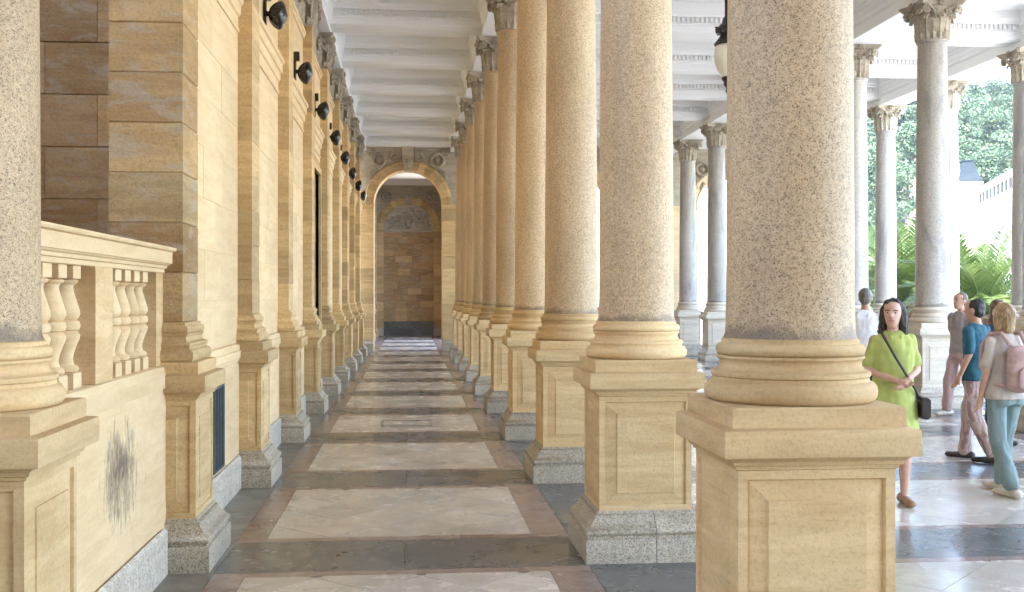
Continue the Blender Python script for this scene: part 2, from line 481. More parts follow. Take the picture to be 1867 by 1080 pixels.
# ------------------------------------------------------------------ column parts (origin at column axis on the floor)
GR_PROF = [(0.10, 0.0), (0.10, 0.150), (0.094, 0.157), (0.084, 0.160), (0.082, 0.172), (0.096, 0.185), (0.098, 0.198), (0.092, 0.212), (0.078, 0.222), (0.058, 0.246), (0.036, 0.272), (0.030, 0.286), (0.030, 0.296), (0.012, 0.304), (0.008, 0.318)]
CAP_PROF = [(0.0, 1.052), (0.010, 1.056), (0.012, 1.068), (0.022, 1.072), (0.026, 1.086), (0.040, 1.098), (0.046, 1.104), (0.068, 1.106), (0.070, 1.110), (0.070, 1.200), (0.067, 1.206), (0.030, 1.213)]
def torus_prof(r, z0, z1, n=7):
    h = (z1 - z0) / 2
    return [(r - h * 0.75 + h * 0.75 * math.cos(a), (z0 + z1) / 2 + h * math.sin(a)) for a in [(-90 + 180 * i / (n - 1)) * math.pi / 180 for i in range(n)]]
# attic base as (radius, z)
BASE_PROF = torus_prof(0.338, 1.287, 1.367) + [(0.306, 1.368), (0.306, 1.382)] + torus_prof(0.312, 1.383, 1.407, 5) + [(0.297, 1.408), (0.285, 1.414), (0.277, 1.428), (0.276, 1.442), (0.283, 1.454), (0.288, 1.456), (0.288, 1.466)] + torus_prof(0.291, 1.467, 1.513) + [(0.268, 1.514), (0.268, 1.530), (0.262, 1.534)]
SHAFT_PROF = []
for i in range(25):
    t = i / 24
    z = 1.532 + (5.585 - 1.532) * t
    r = 0.2495 - 0.036 * t ** 1.6
    SHAFT_PROF.append((r, z))
SHAFT_PROF[0] = (0.262, 1.532); SHAFT_PROF.insert(1, (0.253, 1.555))
SHAFT_PROF += [(0.222, 5.590), (0.232, 5.594), (0.240, 5.604), (0.240, 5.614), (0.232, 5.624), (0.222, 5.628)]

def panelled_die(mb, hx, hy, z0, z1, i1=0.036, i2=0.112, sx=True):
    # four faces, each: flat border, recessed step, bevel up to a raised panel
    def face(w, place):
        rings = []
        zc = (z0 + z1) / 2; hz = (z1 - z0) / 2
        for ins, dep in ((0, 0), (i1, 0), (i1 + 0.004, -0.014), (i2 - 0.006, -0.002), (i2, -0.001), (i2 + 0.003, 0.006), (w * 0.92, 0.006)):
            a = w - min(ins, w * 0.92); h = hz - min(ins, hz * 0.92)
            rings.append([place(-a, zc - h, dep), place(a, zc - h, dep), place(a, zc + h, dep), place(-a, zc + h, dep)])
        mb.quad_rings(rings, True, False, True)
    face(hx, lambda u, z, d: (u, -hy - d, z)); face(hx, lambda u, z, d: (-u, hy + d, z))
    face(hy, lambda u, z, d: (hx + d, u, z)); face(hy, lambda u, z, d: (-hx - d, -u, z))
    return mb

ME = {}
ME['die'] = panelled_die(MB(), 0.302, 0.302, 0.316, 1.054).mesh('pedestal_die', 'sandstone')
def granite_base(hx, hy, split=True):
    mb = MB().rect_sweep(GR_PROF, hx, hy)
    return mb
def granite_halves(hx, hy):
    # two granite blocks with a joint between
    out = []
    for s in (0, 1):
        mb = MB()
        r = []
        for o, z in GR_PROF:
            xa, xb = (-hx - o, 0.05 - 0.002) if s == 0 else (0.05 + 0.002, hx + o)
            r.append([(xa, -hy - o, z), (xb, -hy - o, z), (xb, hy + o, z), (xa, hy + o, z)])
        mb.quad_rings(r, True, True, True)
        out.append(mb)
    return out
_g = granite_halves(0.302, 0.302)
ME['gran_a'] = _g[0].mesh('granite_base', 'grey_granite', True, 50)
ME['gran_b'] = _g[1].mesh('granite_base', 'grey_granite', True, 50)
ME['cap'] = MB().rect_sweep(CAP_PROF, 0.302, 0.302).mesh('pedestal_cap', 'sandstone', True, 30)
ME['plinth'] = MB().rect_sweep([(0, 1.208), (0.0, 1.282), (-0.006, 1.288)], 0.332, 0.332).mesh('column_plinth', 'sandstone')
ME['base'] = MB().lathe(BASE_PROF, 56).mesh('column_base', 'sandstone', True, 40)
ME['shaft'] = MB().lathe(SHAFT_PROF, 56).mesh('shaft', 'shaft_granite', True, 40)

# capital pieces -------------------------------------------------
def leaf_mb(w, h, out, rows=8, cols=7, curl=0.07):
    mb = MB(); front = []; back = []
    for i in range(rows + 1):
        t = i / rows
        ww = w * (0.62 + 0.55 * math.sin(math.pi * min(1, t * 0.95) ** 0.9)) * (1 - 0.45 * max(0, t - 0.7) / 0.3)
        lobe = 1 + 0.13 * math.sin(t * math.pi * 7)
        if t < 0.75:
            y = -out * 0.35 * t; z = h * t / 0.86
        else:
            a = (t - 0.75) / 0.25 * R(190)
            y = -out * 0.26 - curl * math.sin(a / 2) ** 2 * 1.15; z = h * 0.75 / 0.86 + curl * 0.75 * math.sin(a)
        fr = []; bk = []
        for j in range(cols):
            u = -1 + 2 * j / (cols - 1)
            x = ww * 0.5 * u * lobe
            rel = 0.020 * (1 - abs(u)) + 0.010 * math.cos(u * math.pi * 3.5)
            fr.append((x, y - rel + 0.012 * u * u, z)); bk.append((x, y + 0.014, z - (0.010 if t > 0.75 else 0)))
        front.append(fr); back.append(bk[::-1])
    rings = [f + b_ for f, b_ in zip(front, back)]
    mb.quad_rings(rings, True, True, True)
    return mb
def volute_mb(r=0.062, turns=1.9, th=0.013, depth=0.05, n=26):
    mb = MB(); rings = []
    for i in range(n + 1):
        t = i / n
        a = -R(150) + t * turns * 2 * math.pi
        rr = r * (1 - 0.82 * t)
        x = rr * math.cos(a); z = rr * math.sin(a)
        q = th * (1 - 0.4 * t)
        dx, dz = math.cos(a), math.sin(a)
        rings.append([(x + dx * q, -depth * (0.3 + 0.2 * t), z + dz * q), (x - dx * q, -depth * (0.3 + 0.2 * t), z - dz * q), (x - dx * q, depth * 0.3, z - dz * q), (x + dx * q, depth * 0.3, z + dz * q)])
    mb.quad_rings(rings, True, True, True)
    mb.sphere((0, -depth * 0.45, 0), 0.014, 8, 5)
    mb.lathe([(r * 0.8, 0), (r * 0.8, 0.001)], 12)  # backing disc
    k = len(mb.v) - 24
    for i in range(k, len(mb.v)):
        x, y, z = mb.v[i]; mb.v[i] = (x, -0.004 + z * 8, y)
    return mb
def stalk_mb(x0, z0, x1, z1, y0, y1, r=0.014):
    pts = []
    for i in range(7):
        t = i / 6
        pts.append((x0 + (x1 - x0) * (t ** 1.8), y0 + (y1 - y0) * t, z0 + (z1 - z0) * (1 - (1 - t) ** 1.7)))
    return MB().tube(pts, [r * (0.7 + 0.6 * t / 6) for t in range(7)], 6)
def rosette_mb(r=0.05):
    mb = MB().sphere((0, -0.02, 0), (r * 0.4, 0.03, r * 0.4), 8, 5)
    for k in range(6):
        a = 2 * math.pi * k / 6 + 0.3
        mb.sphere((r * 0.75 * math.cos(a), -0.012, r * 0.75 * math.sin(a)), (r * 0.42, 0.022, r * 0.42), 7, 4)
    return mb
BELL = [(0.222, 5.624), (0.226, 5.64), (0.226, 5.72), (0.222, 5.74), (0.224, 5.90), (0.240, 6.00), (0.275, 6.08), (0.295, 6.115), (0.29, 6.13)]
bell = MB().lathe(BELL, 32)
def abacus_mb(hs=0.34, cut=0.05, inw=0.075, z0=6.125, z1=6.20):
    prof = []
    n = 8
    for s in range(4):
        ang = s * math.pi / 2
        for i in range(n + 1):
            u = -1 + 2 * i / n
            x = u * (hs - 0.02 + cut * 0.4); y = -(hs + 0.06) + inw * (1 - u * u) ** 1.0 + 0.02
            prof.append((x * math.cos(ang) - y * math.sin(ang), x * math.sin(ang) + y * math.cos(ang)))
    mb = MB(); r = []
    for sc, z in ((0.90, z0), (0.93, z0 + 0.02), (0.96, z0 + 0.03), (0.96, z0 + 0.04), (1.0, z0 + 0.05), (1.0, z1)):
        r.append([(p[0] * sc, p[1] * sc, z) for p in prof])
    mb.quad_rings(r, True, True, True)
    return mb
leaf_low = leaf_mb(0.085, 0.115, 0.03, 5, 5, 0.02)
leaf_big = leaf_mb(0.185, 0.265, 0.10, 9, 7, 0.075)
leaf_mid = leaf_mb(0.14, 0.36, 0.08, 9, 7, 0.065)
volute = volute_mb()
volute_m = MB()
volute_m.add(volute, Matrix.Scale(-1, 4, (1, 0, 0)))
rosette = rosette_mb(0.055)
def capital_pieces():
    """(name, MB, matrix) of every carved piece, in column coordinates."""
    out = []
    T = Matrix.Translation; RZ = lambda a: Matrix.Rotation(a, 4, 'Z')
    for k in range(16): out.append(('bead_leaf', leaf_low, RZ(2 * math.pi * k / 16) @ T((0, -0.226, 5.632))))
    for k in range(8): out.append(('leaf', leaf_mid, RZ(2 * math.pi * (k + 0.5) / 8) @ T((0, -0.226, 5.70))))
    for k in range(8): out.append(('acanthus_leaf', leaf_big, RZ(2 * math.pi * k / 8) @ T((0, -0.228, 5.71))))
    for k in range(4):
        for sgn, vm in ((1, volute), (-1, volute_m)):
            m = RZ(k * math.pi / 2) @ T((sgn * 0.245, -0.325, 6.062)) @ RZ(sgn * R(22))
            out.append(('volute', vm, m))
            st = stalk_mb(sgn * 0.06, 5.86, sgn * 0.235, 6.115, -0.235, -0.325, 0.016)
            out.append(('stalk', st, RZ(k * math.pi / 2)))
        out.append(('rosette', rosette, RZ(k * math.pi / 2) @ T((0, -0.335, 6.150))))
    return out
CAPP = capital_pieces()
_cm = {}
def piece_mesh(mb, nm):
    if id(mb) not in _cm: _cm[id(mb)] = mb.mesh(nm, 'carved', True, 50)
    return _cm[id(mb)]
ME['bell'] = bell.mesh('capital', 'carved', True, 40)
ME['abacus'] = abacus_mb().mesh('abacus', 'carved')
_all = MB().add(bell)
for nm, mb, m in CAPP: _all.add(mb, m)
ME['cap_joined'] = _all.mesh('capital', 'carved', True, 45)

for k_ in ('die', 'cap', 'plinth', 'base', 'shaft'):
    m_ = ME[k_].copy(); m_.materials.clear(); m_.materials.append(M('shaft_granite_skylit' if k_ == 'shaft' else 'sandstone_skylit')); ME[k_ + '_g'] = m_  # copies for the right-hand rows, daylight tint painted into the stone
def make_column(x, y, label, group, detail):
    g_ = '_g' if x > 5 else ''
    c = empty('column', (x, y, 0), label, 'column', group)
    rnd = random.Random(int(x * 100 + y * 17))
    link('granite_base', ME['gran_a'], c); link('granite_base', ME['gran_b'], c)
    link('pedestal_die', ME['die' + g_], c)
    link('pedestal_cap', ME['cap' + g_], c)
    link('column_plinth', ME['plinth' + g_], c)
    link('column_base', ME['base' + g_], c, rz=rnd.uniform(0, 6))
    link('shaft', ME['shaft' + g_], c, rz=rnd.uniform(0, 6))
    if detail:
        cp = link('capital', ME['bell'], c)
        for nm, mb, m in CAPP: link(nm, piece_mesh(mb, nm), cp, mtx=m)
        link('abacus', ME['abacus'], cp)
    else:
        cp = link('capital', ME['cap_joined'], c)
        link('abacus', ME['abacus'], cp)
    return c

for k in range(-1, 10):
    y = Y0 + BAY * k
    where = 'behind the viewer' if k < 0 else (ORD[k] + ' column counted from the front in the row along the aisle' if k else 'huge front column on sandstone pedestal, nearest of all, in the row along the aisle')
    make_column(ROW1, y, where if k == 0 else 'speckled granite column, ' + where, 'columns between aisle and hall', 3 <= k <= 7)
for k in range(0, 10):
    y = Y0 + BAY * k
    if k < 3: lab = f'hall column beyond the frame, {ORD[k]} of the far side row'
    else: lab = {4: 'tall mottled granite column with dark stain streaks behind the walking people', 8: 'slim pale column at the far hall end, seen just beside the front column', 9: 'slim pale column at the far hall end, nearer the second aisle column'}.get(k, f'granite column across the hall, {ORD[k]} of its row, behind the front column')
    make_column(ROW2, y, lab, 'columns on the far side of the hall', k in (4, 5, 8, 9))
for k in range(2, 10):
    y = Y0 + BAY * k
    lab = {5: 'pale column cut by the right picture edge, under white ceiling beams', 6: 'thin pale column peeping out behind the stained column', 7: 'pale column in blue-grey daylight before the wooded hill, beside the palm'}.get(k, f'outer garden-side column, {ORD[k]} of its row')
    make_column(ROW3, y, lab, 'columns on the garden side', k in (5, 6, 7))
make_column(PX, Y0, 'pale speckled column cut by the left picture edge, beside the balustrade', 'columns on the stair side', False)

# ------------------------------------------------------------------ pilasters on the wall side
PHX, PHY = 0.315, 0.302
SHX, SHY = 0.225, 0.243
ME['p_die'] = panelled_die(MB(), PHX, PHY, 0.316, 1.054).mesh('pedestal_die', 'ashlar')
ME['p_gran'] = granite_base(PHX, PHY).mesh('granite_base', 'grey_granite', True, 50)
ME['p_cap'] = MB().rect_sweep(CAP_PROF, PHX, PHY).mesh('pedestal_cap', 'ashlar', True, 30)
ME['p_plinth'] = MB().rect_sweep([(0, 1.208), (0.0, 1.282), (-0.004, 1.288)], PHX + 0.018, PHY + 0.018).mesh('pilaster_plinth', 'ashlar')
ME['p_base'] = MB().rect_sweep([((r - 0.25) * 0.9, z) for r, z in BASE_PROF], SHX, SHY).mesh('pilaster_base', 'ashlar', True, 30)
NC = 13
CH = (SHAFT1 + 0.02 - 1.534) / NC
ME['p_block'] = MB().cbox(-SHX, SHX, -SHY, SHY, 0.0008, CH - 0.0008, 0.003).mesh('stone_block', 'ashlar')
ME['p_block_r'] = MB().cbox(-SHX, SHX, -SHY, SHY, 0.0015, CH - 0.0015, 0.006).mesh('stone_block', 'rough_ashlar')
ME['p_core'] = MB().box(-SHX + 0.012, SHX - 0.012, -SHY + 0.012, SHY - 0.012, 1.5, 6.1).mesh('core', 'ashlar')
pb = MB().rect_sweep([(0.0, 5.60), (0.016, 5.604), (0.020, 5.615), (0.014, 5.626), (-0.008, 5.632), (-0.010, 5.9), (0.005, 6.0), (0.03, 6.08), (0.05, 6.13)], SHX, SHY)
ME['p_bell'] = pb.mesh('capital', 'carved')
ME['p_abacus'] = MB().rect_sweep([(0.05, 6.125), (0.075, 6.15), (0.082, 6.16), (0.082, 6.168), (0.095, 6.175), (0.095, 6.205)], SHX, SHY).mesh('abacus', 'carved')
def pil_pieces():
    out = []
    T = Matrix.Translation; RZ = lambda a: Matrix.Rotation(a, 4, 'Z')
    for a, half, off in ((0, SHX, SHY), (math.pi / 2, SHY, SHX), (math.pi, SHX, SHY)):
        base = RZ(a)
        for u in (-0.72, -0.24, 0.24, 0.72): out.append(('bead_leaf', leaf_low, base @ T((u * half, -off + 0.004, 5.634))))
        for u in (-0.5, 0.5): out.append(('leaf', leaf_mid, base @ T((u * half, -off + 0.004, 5.70))))
        for u in (-0.92, 0, 0.92): out.append(('acanthus_leaf', leaf_big, base @ T((u * half, -off + 0.002, 5.71))))
        for sgn, vm in ((1, volute), (-1, volute_m)):
            out.append(('volute', vm, base @ T((sgn * (half + 0.0), -off - 0.075, 6.065)) @ RZ(sgn * R(12))))
            out.append(('stalk', stalk_mb(sgn * 0.05, 5.86, sgn * half, 6.11, -off - 0.01, -off - 0.075, 0.016), base))
        out.append(('rosette', rosette, base @ T((0, -off - 0.085, 6.15))))
    return out
PILP = pil_pieces()
_all = MB().add(pb)
for nm, mb, m in PILP: _all.add(mb, m)
ME['p_cap_joined'] = _all.mesh('capital', 'carved', True, 45)
PIL_LABEL = {1: 'big rough sandstone pilaster beside the balustrade, nearest of the wall pilasters', 2: 'sandstone pilaster just after the wall grille', }
for k in range(1, 10):
    y = Y0 + BAY * k
    p = empty('pilaster', (PX, y, 0), PIL_LABEL.get(k, f'sandstone wall pilaster, {ORD[k-1]} counted from the balustrade'), 'pilaster', 'pilasters along the aisle wall')
    link('granite_base', ME['p_gran'], p); link('pedestal_die', ME['p_die'], p); link('pedestal_cap', ME['p_cap'], p)
    link('pilaster_plinth', ME['p_plinth'], p); link('pilaster_base', ME['p_base'], p)
    link('core', ME['p_core'], p)
    rnd = random.Random(k)
    for i in range(NC):
        link('stone_block', ME['p_block_r' if k == 1 else 'p_block'], p, (rnd.uniform(-1, 1) * 0.002, rnd.uniform(-1, 1) * 0.002, 1.534 + i * CH))
    if 2 <= k <= 6:
        cp = link('capital', ME['p_bell'], p)
        for nm, mb, m in PILP: link(nm, piece_mesh(mb, nm), cp, mtx=m)
    else: cp = link('capital', ME['p_cap_joined'], p)
    link('abacus', ME['p_abacus'], cp)

# ------------------------------------------------------------------ wall bays between pilasters
def wall_bay(k, label):
    """wall between pilaster k and k+1, built of ashlar over a panelled dado"""
    ya = Y0 + BAY * k + SHY; yb = Y0 + BAY * (k + 1) - SHY
    da = Y0 + BAY * k + PHY + 0.002; db = Y0 + BAY * (k + 1) - PHY - 0.002
    w = empty('wall_bay', (0, (ya + yb) / 2, 0), label, 'wall', 'wall bays along the aisle')
    oy = -(ya + yb) / 2
    def part(nm, mb, mt, sm=False):
        o = link(nm, mb.mesh(nm, mt, sm), w, (0, oy, 0)); return o
    win = (k == 4)
    backing = MB()
    if not win: backing.box(WALL - 0.35, WALL - 0.012, ya - 0.05, yb + 0.05, 0, 6.3)
    else:
        wy0, wy1 = ya + 0.30, yb - 0.16
        backing.box(WALL - 0.35, WALL - 0.012, ya - 0.05, wy0, 0, 6.3).box(WALL - 0.35, WALL - 0.012, wy1, yb + 0.05, 0, 6.3)
        backing.box(WALL - 0.35, WALL - 0.012, wy0, wy1, 0, 1.28).box(WALL - 0.35, WALL - 0.012, wy0, wy1, 3.75, 6.3)
    part('backing', backing, 'ashlar')
    # dado, skirting, moulded ledge
    part('skirting', MB().rect_sweep([(0, 0), (0, 0.27), (-0.012, 0.295)], 0.10, (db - da) / 2 - 0.09, WALL - 0.045, (da + db) / 2), 'pale_granite')
    part('dado', MB().box(WALL - 0.1, WALL + 0.022, da, db, 0.28, 1.12), 'pale_stone')
    led = [(WALL + 0.020, 1.115), (WALL + 0.034, 1.13), (WALL + 0.034, 1.145), (WALL + 0.046, 1.155), (WALL + 0.046, 1.215), (WALL + 0.03, 1.222), (WALL + 0.03, 1.262), (WALL + 0.016, 1.275), (WALL - 0.05, 1.278), (WALL - 0.05, 1.11)]
    lm = MB(); lm.prism([(p[0], p[1]) for p in led], da, db, 'y'); part('dado_ledge', lm, 'pale_stone')
    # ashlar courses
    rnd = random.Random(50 + k)
    z = 1.280; hs = []
    zs = [1.280 + i * 0.385 for i in range(8)] + [4.06]
    for i in range(len(zs) - 1):
        n = 2 if i % 2 == 0 else 3
        cuts = [ya] + sorted(ya + (yb - ya) * ((j + 1) / n + rnd.uniform(-0.05, 0.05)) for j in range(n - 1)) + [yb]
        for a, b in zip(cuts, cuts[1:]):
            segs = [(a, b)]
            if win and zs[i] < 3.75:
                segs = [(a, min(b, wy0 - 0.10)), (max(a, wy1 + 0.10), b)]
            for a2, b2 in segs:
                if b2 - a2 < 0.05: continue
                zt = min(zs[i + 1], 4.06)
                mb = MB().cbox(-0.03, 0, a2 - b2 + (b2 - a2) / 2 + 0.0004, (b2 - a2) / 2 - 0.0004, 0.0004, zt - zs[i] - 0.0004, 0.0014)
                o = link('stone_block', mb.mesh('stone_block', 'pale_stone' if k > 0 else 'ashlar'), w, (WALL + rnd.uniform(-1, 1) * 0.0015, oy + (a2 + b2) / 2, zs[i]))
    # string course, upper zone, frieze
    def run(nm, prof, mt):
        mb = MB(); mb.prism(prof, ya, yb, 'y'); part(nm, mb, mt)
    run('string_course', [(WALL - 0.02, 4.06), (WALL + 0.012, 4.062), (WALL + 0.016, 4.09), (WALL + 0.005, 4.10), (WALL + 0.005, 4.20), (WALL + 0.022, 4.21), (WALL + 0.03, 4.235), (WALL + 0.03, 4.30), (WALL + 0.048, 4.31), (WALL + 0.055, 4.34), (WALL + 0.055, 4.40), (WALL + 0.075, 4.41), (WALL + 0.080, 4.45), (WALL + 0.062, 4.458), (WALL + 0.02, 4.50), (WALL + 0.02, 4.54), (WALL - 0.02, 4.56)], 'pale_stone')
    for i, (a, b) in enumerate(((4.56, 4.98), (4.98, 5.40))):
        h = (yb - ya) / 2
        for j in range(2):
            y0_, y1_ = (ya, ya + h * (0.8 + 0.4 * i)) if j == 0 else (ya + h * (0.8 + 0.4 * i), yb)
            o = link('stone_block', MB().cbox(-0.03, 0, -(y1_ - y0_) / 2 + 0.0004, (y1_ - y0_) / 2 - 0.0004, 0.0004, b - a - 0.0004, 0.0014).mesh('stone_block', 'pale_stone'), w, (WALL, oy + (y0_ + y1_) / 2, a))
    run('upper_moulding', [(WALL - 0.02, 5.40), (WALL + 0.02, 5.41), (WALL + 0.028, 5.45), (WALL + 0.045, 5.46), (WALL + 0.045, 5.50), (WALL + 0.02, 5.53), (WALL - 0.02, 5.54)], 'pale_stone')
    run('frieze', [(WALL - 0.03, 5.54), (WALL - 0.002, 5.541), (WALL - 0.002, 6.22), (WALL - 0.03, 6.22)], 'carved')
    # carved scroll and leaf ornament on the frieze beside each capital
    orn = MB()
    rz = Matrix.Rotation(math.pi / 2, 4, 'Z')
    r2 = random.Random(9)
    for s, e in ((1, ya), (-1, yb)):
        for i in range(4):
            yy = e + s * (0.10 + 0.135 * i)
            orn.add(leaf_big if i % 2 else leaf_mid, Matrix.Translation((WALL, yy, 5.60 + 0.03 * (i % 3))) @ rz)
            orn.add(volute if s > 0 else volute_m, Matrix.Translation((WALL + 0.03, yy + 0.03, 6.03 - 0.05 * (i % 2))) @ rz)
        orn.add(rosette, Matrix.Translation((WALL + 0.01, e + s * 0.64, 5.86)) @ rz @ Matrix.Scale(1.6, 4))
    tag(link('carved_ornament', orn.mesh('carved_ornament', 'carved', True, 45), w, (0, oy, 0)), kind='stuff')
    if win:
        fr = MB()
        fr.box(WALL - 0.06, WALL + 0.03, wy0 - 0.10, wy0, 1.28, 3.85).box(WALL - 0.06, WALL + 0.03, wy1, wy1 + 0.10, 1.28, 3.85).box(WALL - 0.06, WALL + 0.03, wy0, wy1, 3.75, 3.85)
        wd = part('window', fr, 'sandstone')
        pn = MB().box(WALL - 0.18, WALL - 0.16, wy0, wy1, 1.28, 3.75)
        link('pane', pn.mesh('pane', 'dark_glass'), wd)
        mul = MB()
        for t in (0.0, 0.5, 1.0): mul.box(WALL - 0.16, WALL - 0.12, wy0 + (wy1 - wy0 - 0.05) * t, wy0 + (wy1 - wy0 - 0.05) * t + 0.05, 1.28, 3.75)
        for z_ in (1.28, 2.6, 3.70): mul.box(WALL - 0.158, WALL - 0.122, wy0, wy1, z_, z_ + 0.05)
        link('frame', mul.mesh('frame', 'dark_wood'), wd)
    return w
for k in range(1, 10):
    lab = 'pale sandstone wall bay with the dark grille near its foot' if k == 1 else ('sandstone wall bay with a tall dark window' if k == 4 else f'pale sandstone wall bay between the {ORD[k-1]} and {ORD[k]} pilaster from the balustrade')
    wall_bay(k, lab)
# ventilation grille in the first wall bay
gy0, gy1, gz0, gz1 = 8.64, 9.08, 0.34, 0.97
gr = empty('vent_grille', (WALL + 0.022, (gy0 + gy1) / 2, gz0), 'dark blue-green iron grille low on the wall between pilasters', 'grille')
def gpart(nm, mb, mt): return link(nm, mb.mesh(nm, mt), gr, (-(WALL + 0.022), -(gy0 + gy1) / 2, -gz0))
gx = WALL + 0.022
gpart('shade_sheet', MB().box(gx, gx + 0.003, gy0, gy1, gz0, gz1), 'dark_glass')  # flat dark sheet standing in for the shade behind the bars
for a, b, c, d in ((gy0 - 0.02, gy1 + 0.02, gz0 - 0.02, gz0), (gy0 - 0.02, gy1 + 0.02, gz1, gz1 + 0.02), (gy0 - 0.02, gy0, gz0, gz1), (gy1, gy1 + 0.02, gz0, gz1)):
    gpart('frame', MB().box(gx, gx + 0.018, a, b, c, d), 'teal_iron')
for i in range(6):
    yy = gy0 + (gy1 - gy0) * (i + 0.5) / 6
    gpart('bar', MB().cbox(gx + 0.003, gx + 0.016, yy - 0.018, yy + 0.018, gz0, gz1, 0.003), 'teal_iron')

# ------------------------------------------------------------------ sconces
egg = MB()
prof = []
for i in range(13):
    t = i / 12
    a = math.pi * t
    prof.append((max(0.002, 0.148 * math.sin(math.pi * 0.5 * min(1, t / 0.66)) ** 0.62 if t <= 0.66 else 0.148 * math.cos(math.pi * 0.5 * (t - 0.66) / 0.34) ** 0.8), 0.205 * t))
egg.lathe([(r, z) for r, z in prof], 24)
EGG = egg.mesh('lamp_housing', 'black_iron', True, 60)
RIBS = MB()
for k in range(10):
    a = 2 * math.pi * k / 10
    RIBS.tube([(prof[i][0] * 1.012 * math.cos(a), prof[i][0] * 1.012 * math.sin(a), prof[i][1]) for i in range(1, 9)], 0.003, 4)
RIBM = RIBS.mesh('rib', 'dark_iron', True)
for k in range(1, 10):
    y = Y0 + BAY * k + 1.5
    if y > 33.5: continue
    s = empty('wall_lamp', (WALL, y, 4.60), f'black egg-shaped wall lamp, {ORD[k-1]} counted from the balustrade', 'lamp', 'black wall lamps along the aisle')
    hm = Matrix.Translation((0.045, 0, 0.08)) @ Matrix.Rotation(R(96), 4, 'Y')
    link('lamp_housing', EGG, s, mtx=hm)
    link('rib', RIBM, s, mtx=hm)
    link('wall_plate', MB().cbox(0.0, 0.03, -0.045, 0.045, -0.03, 0.32, 0.006).mesh('wall_plate', 'black_iron'), s)
    link('junction_box', MB().cbox(0.0, 0.075, -0.04, 0.04, 0.22, 0.34, 0.006).mesh('junction_box', 'black_iron'), s)
    link('stem', MB().tube([(0.0, 0, 0.08), (0.06, 0, 0.08)], 0.028, 12).mesh('stem', 'black_iron', True), s)

# ------------------------------------------------------------------ balustrade on the stair side (between left column and first pilaster)
by0, by1 = Y0 + 0.25, Y0 + BAY - SHY
lw = empty('parapet_wall', (WALL, (by0 + by1) / 2, 0), 'low sandstone parapet wall with a black scuffed patch under the balustrade', 'wall')
def lpart(nm, mb, mt, sm=False): return link(nm, mb.mesh(nm, mt, sm), lw, (-WALL, -(by0 + by1) / 2, 0))
DF = -1.512
lpart('dado', MB().box(-1.80, DF, Y0 + PHY, by1 - 0.02, 0.0, 1.13), 'stained_stone')
lpart('skirting', MB().box(DF, DF + 0.035, Y0 + 0.42, Y0 + BAY - PHY - 0.103, 0, 0.262).rect_sweep([(0.0, 0.262), (-0.015, 0.285)], 0.0175, (BAY - PHY - 0.523) / 2, DF + 0.0175, Y0 + 0.42 + (BAY - PHY - 0.523) / 2), 'pale_granite')
lpart('ledge', MB().prism([(-1.80, 1.13), (DF, 1.13), (DF + 0.012, 1.135), (DF + 0.012, 1.20), (DF + 0.004, 1.215), (-1.52, 1.262), (-1.54, 1.268), (-1.80, 1.268)], Y0 + PHY + 0.03, by1 - 0.06, 'y'), 'pale_stone')
bal = empty('balustrade', (PX, (by0 + by1) / 2, 1.268), 'carved sandstone balustrade with moulded handrail and turned balusters', 'balustrade')
def bpart(nm, me, loc=(0, 0, 0)): return link(nm, me, bal, (loc[0] - PX, loc[1] - (by0 + by1) / 2, loc[2] - 1.268))
BC = -1.612
rail = []
for o, z in ((0.072, 1.842), (0.080, 1.846), (0.080, 1.868), (0.094, 1.872), (0.098, 1.888), (0.112, 1.893), (0.118, 1.900), (0.128, 1.902), (0.130, 1.972), (0.150, 1.978), (0.156, 1.990), (0.156, 1.998), (0.120, 2.006), (0.0, 2.012)): rail.append((BC + o, z))
full = rail + [(2 * BC - x, z) for x, z in rail[-2::-1]]
bpart('handrail', MB().prism(full, by0 - 0.05, by1 + 0.01, 'y').mesh('handrail', 'pale_stone'))
bz0, bz1 = 1.268, 1.846
bprof = [(0.050, bz0 + 0.075), (0.062, bz0 + 0.080), (0.068, bz0 + 0.092), (0.060, bz0 + 0.106), (0.046, bz0 + 0.112), (0.040, bz0 + 0.135), (0.044, bz0 + 0.165), (0.058, bz0 + 0.205), (0.070, bz0 + 0.235), (0.072, bz0 + 0.250), (0.060, bz0 + 0.268), (0.055, bz0 + 0.270), (0.068, bz0 + 0.276), (0.074, bz0 + 0.295), (0.068, bz0 + 0.314), (0.055, bz0 + 0.320), (0.060, bz0 + 0.323), (0.072, bz0 + 0.345), (0.070, bz0 + 0.365), (0.056, bz0 + 0.410), (0.044, bz0 + 0.450), (0.040, bz0 + 0.472), (0.046, bz0 + 0.486), (0.058, bz0 + 0.492), (0.064, bz0 + 0.503), (0.050, bz0 + 0.512)]
bmb = MB().lathe([(r, z - bz0) for r, z in bprof], 24)
BALM = bmb.mesh('baluster', 'pale_stone', True, 40)
BLKM = MB().cbox(-0.062, 0.062, -0.062, 0.062, 0, 0.075, 0.004).mesh('baluster_block', 'pale_stone')
BLK2 = MB().cbox(-0.060, 0.060, -0.060, 0.060, 0.512, 0.578, 0.004).mesh('baluster_block', 'pale_stone')
for yy in (4.66, 4.87, 5.08, 5.29, 6.02, 6.22, 6.42, 6.62):
    bb = bpart('baluster', BALM, (BC, yy, bz0))
    link('foot_block', BLKM, bb); link('head_block', BLK2, bb)
bpart('middle_post', MB().cbox(BC - 0.095, BC + 0.088, 5.49, 5.80, bz0, bz1, 0.004).mesh('middle_post', 'sandstone'))
bpart('end_post', MB().cbox(BC - 0.07, BC + 0.07, by1 - 0.18, by1 + 0.005, bz0, bz1, 0.004).mesh('end_post', 'sandstone'))

